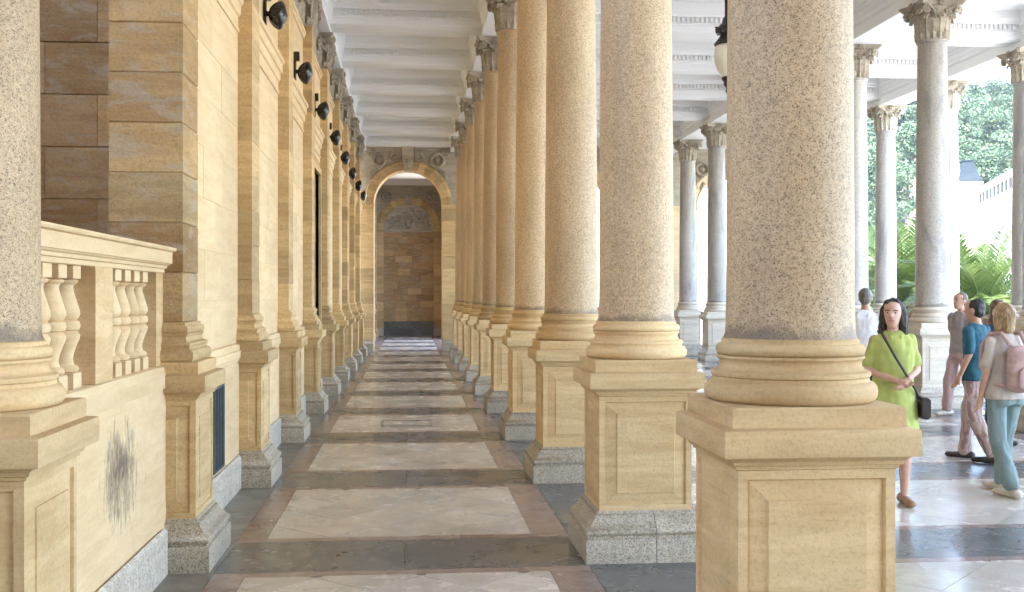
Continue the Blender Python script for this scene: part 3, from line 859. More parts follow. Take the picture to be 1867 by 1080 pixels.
# stairwell behind the balustrade: back wall, side wall, raised floor
st = empty('stairwell_wall', (-3.3, 8.9, 0), 'shaded brown sandstone block wall behind the balustrade', 'wall')
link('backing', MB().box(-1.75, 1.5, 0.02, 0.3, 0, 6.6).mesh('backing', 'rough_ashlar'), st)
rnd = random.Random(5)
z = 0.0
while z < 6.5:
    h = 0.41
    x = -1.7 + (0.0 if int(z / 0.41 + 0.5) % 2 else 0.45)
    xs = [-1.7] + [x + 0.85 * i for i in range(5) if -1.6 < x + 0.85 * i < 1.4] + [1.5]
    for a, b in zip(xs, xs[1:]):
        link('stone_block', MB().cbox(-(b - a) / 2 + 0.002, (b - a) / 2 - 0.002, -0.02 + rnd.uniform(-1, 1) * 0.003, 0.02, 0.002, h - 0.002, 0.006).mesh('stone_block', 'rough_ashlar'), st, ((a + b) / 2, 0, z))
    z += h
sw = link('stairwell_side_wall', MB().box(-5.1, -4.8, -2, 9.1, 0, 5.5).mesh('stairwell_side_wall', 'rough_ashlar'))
tag(sw, 'brown stairwell wall outside the left picture edge', 'wall')
tag(link('stair_landing', MB().box(-4.8, -1.82, 2.0, 8.9, -0.02, 0.9).mesh('stair_landing', 'worn_slab')), kind='structure')

# ------------------------------------------------------------------ ceiling
CZ, BZ = 6.82, 6.335
ceil = tag(link('ceiling', MB().box(-5.1, 11.66, -5.5, ENDY + 0.7, CZ, CZ + 0.35).box(-2.1, 1.9, ENDY + 0.702, BACKY + 0.5, CZ, CZ + 0.35).mesh('ceiling', 'white_paint')), kind='structure')
def arch_prof(c, w=0.28):
    o = []
    for x, z in ((w, 6.202), (w, 6.30), (w - 0.02, 6.305), (w - 0.02, 6.40), (w + 0.02, 6.43), (w + 0.02, 6.50), (w + 0.035, 6.51), (w + 0.035, 6.59), (w + 0.075, 6.62), (w + 0.075, 6.66), (w + 0.10, 6.67), (w + 0.10, CZ + 0.01)): o.append((c + x, z))
    return o + [(2 * c - x, z) for x, z in o[::-1]]
for c, y1 in ((PX, ENDY), (ROW1, ENDY), (ROW2, ENDY), (ROW3, ENDY)):
    link('architrave', MB().prism(arch_prof(c), -5.0, y1, 'y').mesh('architrave', 'white_paint'), ceil)
bp = []
for y, z in ((0.22, BZ), (0.235, BZ + 0.012), (0.30, BZ + 0.014), (0.31, BZ + 0.03), (0.31, BZ + 0.12), (0.345, BZ + 0.125), (0.345, BZ + 0.145), (0.325, BZ + 0.15), (0.325, BZ + 0.265), (0.405, BZ + 0.267), (0.415, BZ + 0.30), (0.45, BZ + 0.31), (0.49, BZ + 0.345), (0.49, CZ + 0.01)): bp.append((y, z))
bprof2 = bp + [(-y, z) for y, z in bp[::-1]]
NAVES = ((PX + 0.26, ROW1 - 0.26), (ROW1 + 0.26, ROW2 - 0.26), (ROW2 + 0.26, ROW3 - 0.26))
for a, b in NAVES:
    bm_me = MB().prism([(y, z) for y, z in bprof2], a - (a + b) / 2, b - (a + b) / 2, 'x').mesh('beam', 'white_paint')
    dm = MB()
    n = int((b - a - 0.3) / 0.084)
    for s in (-1, 1):
        for i in range(n):
            x = a - (a + b) / 2 + 0.15 + (b - a - 0.3) * (i + 0.5) / n
            y0_, y1_ = (0.318, 0.385) if s > 0 else (-0.385, -0.318)
            dm.box(x - 0.024, x + 0.024, y0_, y1_, BZ + 0.175, BZ + 0.260)
    dent = dm.mesh('dentil_course', 'white_paint')
    inset = MB().box(a - (a + b) / 2 + 0.12, b - (a + b) / 2 - 0.12, -0.17, 0.17, BZ - 0.008, BZ + 0.01).mesh('soffit_band', 'white_paint')
    for k in range(-2, 14 if a < 0 else 10):
        bmo = link('beam', bm_me, ceil, ((a + b) / 2, Y0 + BAY * k, 0))
        tag(link('dentil_course', dent, bmo), kind='stuff')
        link('soffit_band', inset, bmo)
# garden-side eaves
link('fascia', MB().prism([(ROW3 + 0.27, 6.30), (ROW3 + 0.34, 6.31), (ROW3 + 0.34, 6.52), (11.72, 6.55), (11.84, 6.66), (11.86, 6.80), (11.94, 6.90), (11.94, 7.02), (11.66, 7.04), (11.66, 6.825), (ROW3 + 0.27, 6.825)], -5.0, ENDY + 0.5, 'y').mesh('fascia', 'white_paint'), ceil)

# ------------------------------------------------------------------ arched wall across the aisle, blind end wall
def arch_wall(name, cx, x0, x1, y, thick, half, spring, ztop, label, blind=False, mat='ashlar', carve='carved', segs=20):
    w = empty(name, (cx, y, 0), label, 'wall')
    def part(nm, mb, mt, sm=False, par=None): return link(nm, mb.mesh(nm, mt, sm), par or w, (-cx, -y, 0) if par is None else None)
    arc = [(cx - half * math.cos(math.pi * i / segs), spring + half * math.sin(math.pi * i / segs)) for i in range(segs + 1)]
    poly_l = [(x0, 0), (cx - half, 0)] + arc[:segs // 2 + 1] + [(cx, ztop), (x0, ztop)]
    poly_r = [(x1, 0), (cx + half, 0)] + arc[::-1][:segs // 2 + 1] + [(cx, ztop), (x1, ztop)]
    sp = MB(); sp.prism(poly_l, y + 0.02, y + thick, 'y').prism(poly_r, y + 0.02, y + thick, 'y')
    part('backing', sp, mat)
    part('lintel', MB().box(x0, x1, y + 0.05, y + thick, ztop + 0.002, 6.83), 'white_paint')
    # carved spandrel panels
    R2 = half + 0.30
    for s in (-1, 1):
        a_ = [(cx + s * R2 * math.cos(math.pi / 2 * i / 10), spring + R2 * math.sin(math.pi / 2 * i / 10)) for i in range(11)]
        xo = x0 + 0.02 if s < 0 else x1 - 0.02
        po = [(xo, spring)] + [q for q in a_ if q[1] < ztop - 0.01] + [(cx, ztop - 0.01), (xo, ztop - 0.01)]
        part('spandrel', MB().prism(po, y - 0.004, y + 0.03, 'y'), carve)
    # pier blocks
    rnd = random.Random(int(y * 10 + cx * 3))
    nz = int((spring - 0.15) / 0.40)
    for (a, b) in ((x0, cx - half), (cx + half, x1)):
        if b - a < 0.05: continue
        link('granite_foot', MB().rect_sweep([(0.05, 0), (0.05, 0.22), (0.0, 0.30), (0.0, 0.34)], (b - a) / 2 - 0.05, 0.06).mesh('granite_foot', 'grey_granite'), w, ((a + b) / 2 - cx, 0.02, 0))
        zb = 0.34
        for i in range(nz):
            zt = zb + (spring - 0.15 - 0.34) / nz
            link('stone_block', MB().cbox(-(b - a) / 2, (b - a) / 2, 0, 0.05, zb + 0.002, zt - 0.002, 0.005).mesh('stone_block', mat), w, ((a + b) / 2 - cx, -0.012, 0))
            zb = zt
        link('impost', MB().rect_sweep([(0.0, spring - 0.15), (0.02, spring - 0.13), (0.02, spring - 0.10), (0.05, spring - 0.07), (0.06, spring - 0.02), (0.06, spring)], (b - a) / 2 - 0.03, 0.05).mesh('impost', mat), w, ((a + b) / 2 - cx, 0.03, 0))
    # voussoirs (archivolt stones)
    nv = 17
    for i in range(nv):
        a0 = math.pi * i / nv + 0.003; a1 = math.pi * (i + 1) / nv - 0.003
        mb = MB(); rings = []
        for r_, d in ((half, 0.10), (half, -0.02), (half + 0.04, -0.035), (half + 0.05, -0.02), (half + 0.17, -0.03), (half + 0.18, -0.05), (half + 0.27, -0.055), (half + 0.30, -0.02), (half + 0.30, 0.05)):
            rings.append([(-r_ * math.cos(a), d, spring + r_ * math.sin(a)) for a in (a0, (a0 * 2 + a1) / 3, (a0 + 2 * a1) / 3, a1)])
        mb.quad_rings(rings, False)
        link('voussoir', mb.mesh('voussoir', mat, True, 30), w)
    # keystone
    kz0, kz1 = spring + half - 0.05, ztop - 0.02
    ks = MB()
    ks.quad_rings([[(-a, -d, z), (a, -d, z), (a, 0.05, z), (-a, 0.05, z)] for a, d, z in ((0.10, 0.09, kz0), (0.13, 0.10, kz0 + 0.08), (0.13, 0.13, kz0 + 0.10), (0.17, 0.12, kz0 + (kz1 - kz0) * 0.6), (0.19, 0.18, kz1 - 0.10), (0.22, 0.19, kz1 - 0.08), (0.22, 0.19, kz1))], True, True, True)
    kk = link('keystone', ks.mesh('keystone', carve), w)
    kl = MB(); kl.add(leaf_big, Matrix.Translation((0, -0.11, kz0 + 0.06)) @ Matrix.Scale(1.1, 4))
    link('leaf', kl.mesh('leaf', carve, True), kk)
    # spandrel wreaths and leaf scrolls
    for s in (-1, 1):
        wx = s * (half * 0.86); wz = spring + half * 1.28
        wr = MB()
        for i in range(14):
            a = 2 * math.pi * i / 14
            wr.sphere((wx + 0.20 * math.cos(a), -0.045, wz + 0.20 * math.sin(a)), (0.062, 0.07, 0.062), 7, 5)
            wr.sphere((wx + 0.195 * math.cos(a + 0.2), -0.105, wz + 0.195 * math.sin(a + 0.2)), (0.036, 0.036, 0.036), 6, 4)
        wr.sphere((wx, -0.02, wz), (0.09, 0.08, 0.09), 10, 6)
        tag(link('wreath', wr.mesh('wreath', carve, True), w), kind='stuff')
        ac = MB()
        def spray(pts, sc, seed_):
            ac.tube(pts, [0.022 * (1 - 0.6 * i / (len(pts) - 1)) for i in range(len(pts))], 5)
            for i in range(1, len(pts)):
                d_ = Vector(pts[i]) - Vector(pts[i - 1])
                an = math.atan2(d_.x, d_.z)
                for q in (-1, 1):
                    ac.add(leaf_mid, Matrix.Translation(Vector(pts[i])) @ Matrix.Rotation(an + q * R(48), 4, 'Y') @ Matrix.Scale(sc * (1 - 0.05 * i), 4))
        spray([(s * (abs(wx) - 0.24 - 0.075 * i), -0.02, wz + 0.02 + 0.05 * math.sin(i * 1.1)) for i in range(7) if abs(wx) - 0.24 - 0.075 * i > 0.26], 0.60, 1)
        spray([(s * (abs(wx) + 0.02 + 0.022 * i), -0.02, wz - 0.20 - 0.075 * i) for i in range(5)], 0.62, 2)
        spray([(s * (abs(wx) + 0.10 + 0.04 * i), -0.02, wz + 0.16 + 0.035 * i) for i in range(3)], 0.5, 3)
        tag(link('leaf_scroll', ac.mesh('leaf_scroll', carve, True), w), kind='stuff')
    return w
ACX = -0.08
arch_wall('arched_wall', ACX, PX + 0.1, ROW1 + 0.3, ENDY, 0.7, 1.06, 4.56, 6.40, 'sandstone wall with tall round arch closing the colonnade aisle')
ew = arch_wall('end_wall', ACX, PX + 0.1, ROW1 + 0.3, BACKY, 0.4, 1.06, 4.56, 6.40, 'dim end wall with blind arch and carved lunette seen through the archway')
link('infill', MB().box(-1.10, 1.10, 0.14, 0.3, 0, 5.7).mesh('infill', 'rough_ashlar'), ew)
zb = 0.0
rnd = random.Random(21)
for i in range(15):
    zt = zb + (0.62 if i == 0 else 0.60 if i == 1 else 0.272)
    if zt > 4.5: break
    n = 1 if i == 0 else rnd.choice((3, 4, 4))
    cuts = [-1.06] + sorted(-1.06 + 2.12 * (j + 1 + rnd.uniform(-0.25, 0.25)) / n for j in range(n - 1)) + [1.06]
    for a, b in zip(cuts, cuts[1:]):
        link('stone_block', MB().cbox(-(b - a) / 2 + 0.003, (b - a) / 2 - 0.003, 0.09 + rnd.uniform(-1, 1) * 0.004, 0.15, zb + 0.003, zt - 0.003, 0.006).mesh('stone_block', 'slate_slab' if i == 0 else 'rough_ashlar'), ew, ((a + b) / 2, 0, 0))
    zb = zt
link('lunette_sill', MB().rect_sweep([(0, 4.42), (0.02, 4.44), (0.02, 4.48), (0.04, 4.50), (0.04, 4.54)], 1.0, 0.05).mesh('lunette_sill', 'carved'), ew, (0, 0.08, 0))
lun = MB()
rl = random.Random(4)
for s in (-1, 1):          # anonymous relief: scrolling acanthus either side of a vase
    for i in range(26):
        u = rl.uniform(0.12, 0.80); v = rl.uniform(0.02, 0.72 * math.sqrt(max(0.02, 1 - (u / 0.92) ** 2)))
        lun.add(rl.choice((leaf_mid, leaf_big)), Matrix.Translation((s * u, 0.12, 4.58 + v)) @ Matrix.Rotation(rl.uniform(-2.2, 2.2), 4, 'Y') @ Matrix.Scale(rl.uniform(0.5, 0.85), 4))
    for i in range(7):
        lun.add(rl.choice((volute, volute_m)), Matrix.Translation((s * rl.uniform(0.15, 0.75), 0.10, 4.62 + rl.uniform(0.05, 0.45))) @ Matrix.Scale(1.4, 4))
    lun.sphere((s * 0.42, 0.08, 4.95), (0.09, 0.09, 0.10), 10, 7).sphere((s * 0.50, 0.08, 4.78), (0.17, 0.08, 0.10), 10, 7)
lun.lathe([(0.05, 4.56), (0.11, 4.60), (0.07, 4.66), (0.15, 4.84), (0.17, 4.92), (0.10, 5.02), (0.13, 5.08), (0.06, 5.16), (0.03, 5.26)], 14, 0, 0.10)
tag(link('lunette_relief', lun.mesh('lunette_relief', 'carved', True), ew), kind='stuff')
link('lunette_back', MB().box(-1.06, 1.06, 0.12, 0.141, 4.54, 5.66).mesh('lunette_back', 'carved'), ew)
# side walls of the last section, with dark pilaster bases
for s, x in ((-1, PX + 0.12), (1, ROW1 - 0.02)):
    sw = empty('passage_wall', (x, (ENDY + BACKY) / 2, 0), ('left' if s < 0 else 'right') + ' side wall of the dim passage beyond the arch', 'wall')
    hl = (BACKY - ENDY) / 2
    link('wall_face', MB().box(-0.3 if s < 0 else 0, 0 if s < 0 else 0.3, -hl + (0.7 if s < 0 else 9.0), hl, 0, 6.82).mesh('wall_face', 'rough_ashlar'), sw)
    for i in range(3 if s < 0 else 1):
        yy = -hl + (2.5 + 3.6 * i if s < 0 else 9.7)
        link('pilaster_strip', MB().box(-0.02 if s < 0 else -0.16, 0.16 if s < 0 else 0.02, yy, yy + 0.5, 1.2, 6.1).mesh('pilaster_strip', 'rough_ashlar'), sw)
        link('pilaster_foot', MB().rect_sweep([(0.06, 0), (0.06, 0.3), (0.0, 0.4), (0.0, 1.0), (0.07, 1.08), (0.07, 1.2), (0.03, 1.22), (0.05, 1.3), (0.0, 1.45)], 0.18, 0.27).mesh('pilaster_foot', 'rough_ashlar'), sw, (0, yy + 0.25, 0))
# arched walls at the far end of hall and garden aisle
arch_wall('hall_end_wall', 4.76, ROW1 + 0.3, ROW2 - 0.2, ENDY + 0.02, 0.6, 1.7, 4.0, 6.40, 'arched sandstone wall at the far end of the hall', mat='pale_stone')
arch_wall('garden_aisle_end_wall', 10.05, ROW2 + 0.1, ROW3 + 0.6, ENDY + 0.04, 0.6, 0.92, 4.56, 6.40, 'pale arched wall at the end of the garden aisle', mat='pale_stone')

# ------------------------------------------------------------------ hanging lantern in the hall
lx, ly = 4.80, 16.27
ln = empty('hanging_lantern', (lx, ly, 4.75), 'black iron lantern with white glass globe hanging from the hall ceiling', 'lantern')
def lnp(nm, prof, mt, seg=24): return link(nm, MB().lathe([(r, z - 4.75) for r, z in prof], seg).mesh(nm, mt, True, 40), ln)
gp = [(0.05, 4.98), (0.10, 5.02), (0.165, 5.12), (0.205, 5.26), (0.215, 5.36), (0.205, 5.46), (0.17, 5.52)]
lnp('globe', gp, 'opal_glass')
lnp('crown', [(0.205, 5.50), (0.22, 5.52), (0.19, 5.56), (0.14, 5.62), (0.12, 5.66), (0.19, 5.70), (0.20, 5.74), (0.16, 5.78), (0.10, 5.84), (0.08, 5.92)], 'dark_iron')
for k in range(8):
    a = 2 * math.pi * k / 8
    link('crown_leaf', piece_mesh(leaf_low, 'x').copy() if False else leaf_low.mesh('crown_leaf', 'dark_iron', True), ln, mtx=Matrix.Rotation(a, 4, 'Z') @ Matrix.Translation((0, -0.17, 0.93)) @ Matrix.Scale(0.9, 4))
lnp('finial', [(0.10, 5.02), (0.105, 4.99), (0.07, 4.95), (0.075, 4.91), (0.05, 4.88), (0.03, 4.84), (0.045, 4.81), (0.02, 4.76), (0.004, 4.75)], 'dark_iron', 16)
lnp('stem', [(0.075, 5.90), (0.055, 5.95), (0.055, 6.25), (0.11, 6.28), (0.12, 6.34)], 'dark_iron', 16)

# ------------------------------------------------------------------ unseen wall added behind the viewer to keep light off the near faces
bw = link('light_block_wall', MB().box(-5.1, 11.0, -4.6, -4.2, 0, 6.5).mesh('light_block_wall', 'ashlar'))
tag(bw, 'unseen wall added behind the viewer to block light', 'wall')

# ------------------------------------------------------------------ foliage
def mat_leaf(name, a, b_, rough=0.55, trans=0.25):
    m, nt, b = nodes_of(name)
    v = coords(nt)
    n = noise_n(nt, v, 0.9, 4, 0.6)
    geo = N(nt, 'NewGeometry')
    mixf = N(nt, 'Math', operation='MULTIPLY_ADD'); L(nt, geo.outputs['Random Per Island'], mixf.inputs[0]); mixf.inputs[1].default_value = 0.5
    sc = N(nt, 'Math', operation='MULTIPLY'); L(nt, n, sc.inputs[0]); sc.inputs[1].default_value = 0.6
    L(nt, sc.outputs[0], mixf.inputs[2])
    c = ramp(nt, mixf.outputs[0], [(0.15, a), (0.8, b_)])
    L(nt, c, b.inputs['Base Color'])
    b.inputs['Roughness'].default_value = rough
    tr = N(nt, 'BsdfTranslucent'); L(nt, c, tr.inputs[0])
    ms = N(nt, 'MixShader'); ms.inputs[0].default_value = trans
    L(nt, b.outputs[0], ms.inputs[1]); L(nt, tr.outputs[0], ms.inputs[2])
    out = [x for x in nt.nodes if x.type == 'OUTPUT_MATERIAL'][0]
    L(nt, ms.outputs[0], out.inputs[0])
mat_leaf('palm_leaf', (0.045, 0.085, 0.022), (0.13, 0.18, 0.055))
mat_leaf('tree_leaf', (0.028, 0.058, 0.024), (0.070, 0.105, 0.045), 0.75, 0.12)
mat_leaf('shrub_leaf', (0.025, 0.060, 0.018), (0.075, 0.13, 0.035))
mat_plain('palm_bark', (0.20, 0.13, 0.07), 0.85, 0.4, 14, bumpy=0.6)
mat_plain('bark', (0.09, 0.07, 0.05), 0.9, 0.3, 10, bumpy=0.5)

def frond_mb(length, droop, seed):
    rr = random.Random(seed)
    mb = MB(); pts = []
    n = 22
    for i in range(n + 1):
        t = i / n
        pts.append(Vector((length * (0.20 * t + droop * 0.75 * t ** 2.4), 0, length * (t - 0.40 * droop * t ** 2.6))))
    mb.tube(pts, [0.022 * (1 - 0.85 * i / n) for i in range(n + 1)], 5)
    for i in range(3, n * 3):
        t = i / (n * 3)
        k = t * n; j = min(int(k), n - 1); f = k - j
        p = pts[j].lerp(pts[j + 1], f)
        tg = (pts[j + 1] - pts[j]).normalized()
        up = tg.cross(Vector((0, 1, 0))).normalized()
        ll = 0.46 * (math.sin(math.pi * min(1, 0.12 + t * 0.9)) ** 0.7) * length / 2.4
        for s in (-1, 1):
            d = (Vector((0, s, 0)) * 0.78 + tg * (0.62 + rr.uniform(-0.1, 0.12)) - up * (0.30 + rr.uniform(-0.08, 0.08)) * -1).normalized()
            side = tg * 0.016
            a = p; q = p + d * ll * 0.55; e = p + d * ll + Vector((0, 0, -0.10 * ll))
            o = len(mb.v)
            mb.v += [tuple(a - side * 0.6), tuple(a + side * 0.6), tuple(q + side * 1.1), tuple(q - side * 1.1), tuple(e)]
            mb.f += [(o, o + 1, o + 2, o + 3), (o + 3, o + 2, o + 4)]
    return mb
FRONDS = [frond_mb(2.45, dr, 30 + i).mesh('frond', 'palm_leaf') for i, dr in enumerate((0.10, 0.35, 0.65, 1.0, 1.35))]
def palm(x, y, zc, scale, seed, label):
    rr = random.Random(seed)
    p = empty('palm', (x, y, -0.1), label, 'palm', 'palms in the garden')
    tr = MB()
    n = 14
    tr.lathe([(0.20 + 0.05 * (i % 2) + (0.06 if i > n - 3 else 0), (zc + 0.1) * i / n) for i in range(n + 1)], 14)
    for i in range(40):
        a = rr.uniform(0, 6.28); z = rr.uniform(0.3, 1.0) * (zc + 0.1)
        tr.tube([(0.2 * math.cos(a), 0.2 * math.sin(a), z - 0.05), (0.30 * math.cos(a), 0.30 * math.sin(a), z + 0.10)], [0.05, 0.025], 5)
    link('trunk', tr.mesh('trunk', 'palm_bark', True), p)
    nf = 34
    for i in range(nf):
        t = i / nf
        var = min(4, int(t * 5)); a = i * 2.39996
        m = Matrix.Translation((0.08 * math.cos(a), 0.08 * math.sin(a), zc + 0.1 - 0.1 * t)) @ Matrix.Rotation(a, 4, 'Z') @ Matrix.Rotation(R(4 + 34 * t + rr.uniform(-5, 5)), 4, 'Y') @ Matrix.Rotation(rr.uniform(-0.3, 0.3), 4, 'Z') @ Matrix.Scale(scale * rr.uniform(0.85, 1.1), 4)
        link('frond', FRONDS[var], p, mtx=m)
palm(13.95, 25.7, 1.25, 1.08, 1, 'feathery palm before the white building, right of the stained column')
palm(14.05, 30.0, 1.55, 1.18, 2, 'feathery palm between the pale column and the stained column')
palm(15.0, 35.5, 1.7, 1.15, 3, 'palm showing only in the gap beside the front column')
palm(16.2, 26.5, 1.0, 0.8, 4, 'low palm at the right edge behind the standing people')

def leaf_cloud(mb, c, r, n, size, rr, flat=1.0):
    for i in range(n):
        d = Vector((rr.gauss(0, 1), rr.gauss(0, 1), rr.gauss(0, 1))).normalized()
        q = rr.random() ** 0.45
        p = Vector(c) + Vector((d.x * r[0], d.y * r[1], d.z * r[2])) * q
        u = Vector((rr.uniform(-1, 1), rr.uniform(-1, 1), rr.uniform(-0.7, 0.7))).normalized()
        w = u.orthogonal().normalized(); w.rotate(Matrix.Rotation(rr.uniform(0, 6.28), 3, u))
        v2 = u.cross(w)
        s = size * rr.uniform(0.6, 1.3)
        o = len(mb.v)
        mb.v += [tuple(p + w * s), tuple(p + v2 * s * 0.55), tuple(p - w * s), tuple(p - v2 * s * 0.55)]
        mb.f.append((o, o + 1, o + 2, o + 3))
rr = random.Random(12)
SH = [(15.2, 25.2, 1.5), (15.6, 29.0, 1.9), (15.0, 32.5, 1.6), (16.6, 36.0, 2.0), (18.0, 31.0, 1.7), (17.2, 40.0, 2.2), (18.5, 35.0, 2.0), (19.2, 44.0, 2.3)]
for i, (x, y, h) in enumerate(SH):
    e = empty('garden_shrub', (x, y, -0.1), f'leafy green garden shrub behind the palms, {ORD[i]} from the front', 'shrub', 'shrubs behind the palms')
    mb = MB()
    for j in range(7):
        leaf_cloud(mb, (rr.uniform(-0.8, 0.8), rr.uniform(-1.0, 1.0), h * rr.uniform(0.35, 0.75)), (0.75, 0.8, h * 0.32), 420, 0.075, rr)
    link('foliage', mb.mesh('foliage', 'shrub_leaf'), e)
    stm = MB()
    for j in range(5):
        a = rr.uniform(0, 6.28)
        stm.tube([(0.1 * math.cos(a), 0.1 * math.sin(a), 0), (0.35 * math.cos(a), 0.35 * math.sin(a), h * 0.6)], [0.03, 0.012], 5)
    link('stem', stm.mesh('stem', 'bark'), e)

# wooded hill
def hill_h(x, y):
    # rises with distance in the garden direction
    az = math.degrees(math.atan2(x, y)); d = math.hypot(x, y)
    t = max(0, min(1, (d - 125) / 150)); t = t * t * (3 - 2 * t)
    top = 46 + 7 * math.sin(az * 0.55 + 1.2) + 0.35 * (az - 28)
    e = max(0, min(1, (az - 16) / 6))
    return -0.3 + (top * t) * e
hm = MB(); rows = []
for i in range(40):
    d = 115 + 8 * i
    rows.append([(d * math.sin(R(a)), d * math.cos(R(a)), hill_h(d * math.sin(R(a)), d * math.cos(R(a))) - 0.4) for a in [13 + 1.2 * j for j in range(44)]])
hm.grid(rows)
tag(link('hill', hm.mesh('hill', 'soil', True)), kind='structure')
import numpy as np
rng = np.random.default_rng(77)
rr = random.Random(77)
tk = MB(); C_ = []; S_ = []
for i in range(230):
    az = rr.uniform(20.5, 33); d = rr.uniform(135, 292)
    x, y = d * math.sin(R(az)), d * math.cos(R(az))
    z = hill_h(x, y)
    if z < 3: continue
    s = rr.uniform(3.2, 5.8); h = s * rr.uniform(1.3, 1.9)
    for j in range(9):
        a = rr.uniform(0, 6.28); q = rr.uniform(0.1, 0.7) * s
        c = np.array((x + q * math.cos(a), y + q * math.sin(a), z + h * rr.uniform(0.4, 1.12)))
        n = 230
        dv = rng.normal(size=(n, 3)); dv /= np.linalg.norm(dv, axis=1)[:, None]
        S_.append(dv)
        C_.append(c + dv * (rng.random((n, 1)) ** 0.4) * np.array((s * 0.40, s * 0.40, s * 0.30)))
    tk.tube([(x, y, z - 1), (x, y, z + h)], [0.35, 0.12], 5)
C_ = np.concatenate(C_); n = len(C_)
nn_ = np.concatenate(S_) + 0.75 * rng.normal(size=(n, 3)) + np.array((0, 0, 0.25))
uu = np.cross(nn_, rng.normal(size=(n, 3))); uu /= np.linalg.norm(uu, axis=1)[:, None]
vv = np.cross(uu, nn_); vv /= np.linalg.norm(vv, axis=1)[:, None]
sz = 0.235 * rng.uniform(0.6, 1.4, (n, 1))
vs_ = np.stack([C_ + uu * sz, C_ + vv * sz * 0.6, C_ - uu * sz, C_ - vv * sz * 0.6], 1).reshape(-1, 3)
fme = bpy.data.meshes.new('forest')
fme.from_pydata(vs_.tolist(), [], np.arange(4 * n).reshape(-1, 4).tolist())
fme.materials.append(M('tree_leaf'))
forest = tag(link('forest', fme), 'dense green wood covering the hillside', 'forest', kind='stuff')
tag(link('forest_trunks', tk.mesh('forest_trunks', 'bark'), forest), kind='stuff')

# ------------------------------------------------------------------ white building with attic band and turret
baz = R(19.5)
u = Vector((-math.sin(baz), -math.cos(baz), 0)); nrm = Vector((-math.cos(baz), math.sin(baz), 0))
P0 = Vector((56.1, 104.9, 0))
bld = empty('spa_building', P0, 'white building with a band of dark attic windows and a slate-roofed turret', 'building')
MB_ = Matrix(((u.x, -nrm.x, 0, 0), (u.y, -nrm.y, 0, 0), (0, 0, 1, 0), (0, 0, 0, 1)))     # local x along facade, local y inward
def bpt(nm, mb, mt, par=None): return link(nm, mb.mesh(nm, mt), par or bld, mtx=MB_ if par is None else None)
LB = 46
wl = bpt('wall', MB().box(0, LB, 0, 14, -0.5, 10.4), 'stucco')
bpt('cornice', MB().prism([(-0.5, 10.15), (-0.35, 10.0), (0.1, 9.9), (0.1, 10.5), (-0.5, 10.42)], -0.5, LB, 'x'), 'stucco')
bpt('attic', MB().box(0.3, LB, 0.35, 13, 10.4, 11.95), 'stucco')
bpt('eaves', MB().prism([(-0.2, 11.9), (0.4, 11.8), (13.4, 11.8), (13.4, 12.1), (-0.2, 12.15)], 0.0, LB, 'x'), 'stucco')
bpt('roof', MB().prism([(0.0, 12.12), (13.2, 12.12), (7, 13.4)], 0.2, LB, 'x'), 'zinc')
for i in range(23):
    x = 1.0 + i * 1.9
    w = bpt('attic_window', MB().box(x, x + 0.95, 0.28, 0.347, 10.50, 11.78), 'louvre')
tw = bpt('turret', MB().box(-2.6, -0.02, -1.5, 0.5, -0.5, 12.6), 'stucco')
bpt('turret_cornice', MB().rect_sweep([(0, 12.4), (0.15, 12.55), (0.15, 12.8), (0.3, 12.95), (0.3, 13.1)], 1.29, 1.0, -1.31, -0.5), 'stucco')
bpt('turret_roof', MB().rect_sweep([(0.25, 13.1), (0.18, 13.35), (-0.15, 14.0), (-0.42, 14.9), (-0.50, 15.25), (-0.42, 15.27), (-0.42, 15.40)], 1.29, 1.0, -1.31, -0.5), 'zinc')
for sx in (-1, 1):
    bpt('finial', MB().lathe([(0.16, 13.1), (0.2, 13.3), (0.1, 13.5), (0.24, 14.2), (0.16, 14.6), (0.05, 15.9)], 10, -1.31 + sx * 1.35, -1.6), 'stucco')
# pale house closing the view through the far garden-aisle arch
ph = empty('pale_house', (14.0, 52, 0), 'bright white house front seen through the far arch', 'house')
link('wall', MB().box(-9, 6, 0, 6, -0.3, 9.5).mesh('wall', 'stucco'), ph)
link('roof', MB().prism([(-0.5, 9.5), (6.5, 9.5), (3, 12)], -9.3, 6.3, 'x').mesh('roof', 'zinc'), ph)
for i in range(4):
    w = link('window', MB().box(-7.6 + 3.6 * i, -6.4 + 3.6 * i, -0.04, 0.05, 6.8, 8.6).mesh('window', 'white_paint'), ph)
    link('pane', MB().box(-7.5 + 3.6 * i, -6.5 + 3.6 * i, -0.06, -0.042, 6.9, 8.5).mesh('pane', 'dark_glass'), w)

# ------------------------------------------------------------------ people
def remesh(mb, voxel, smooth=4, fold=0.0, fscale=(14, 14, 5), seed=0):
    me = bpy.data.meshes.new('tmp'); me.from_pydata(mb.v, [], mb.f)
    bm = bmesh.new(); bm.from_mesh(me); bmesh.ops.recalc_face_normals(bm, faces=bm.faces); bm.to_mesh(me); bm.free()
    o = bpy.data.objects.new('tmp', me); COL.objects.link(o)
    md = o.modifiers.new('r', 'REMESH'); md.mode = 'VOXEL'; md.voxel_size = voxel
    sm = o.modifiers.new('s', 'SMOOTH'); sm.iterations = smooth; sm.factor = 0.5
    dg = bpy.context.evaluated_depsgraph_get(); dg.update()
    res = bpy.data.meshes.new_from_object(o.evaluated_get(dg))
    bpy.data.objects.remove(o); bpy.data.meshes.remove(me)
    if fold:
        off = Vector((seed * 3.1, seed * 1.7, seed * 0.9))
        for v, nn in [(v, v.normal.copy()) for v in res.vertices]:
            p = Vector((v.co.x * fscale[0], v.co.y * fscale[1], v.co.z * fscale[2])) + off
            v.co += nn * fold * (noise.noise(p) + 0.5 * noise.noise(p * 2.3))
    for p in res.polygons: p.use_smooth = True
    return res
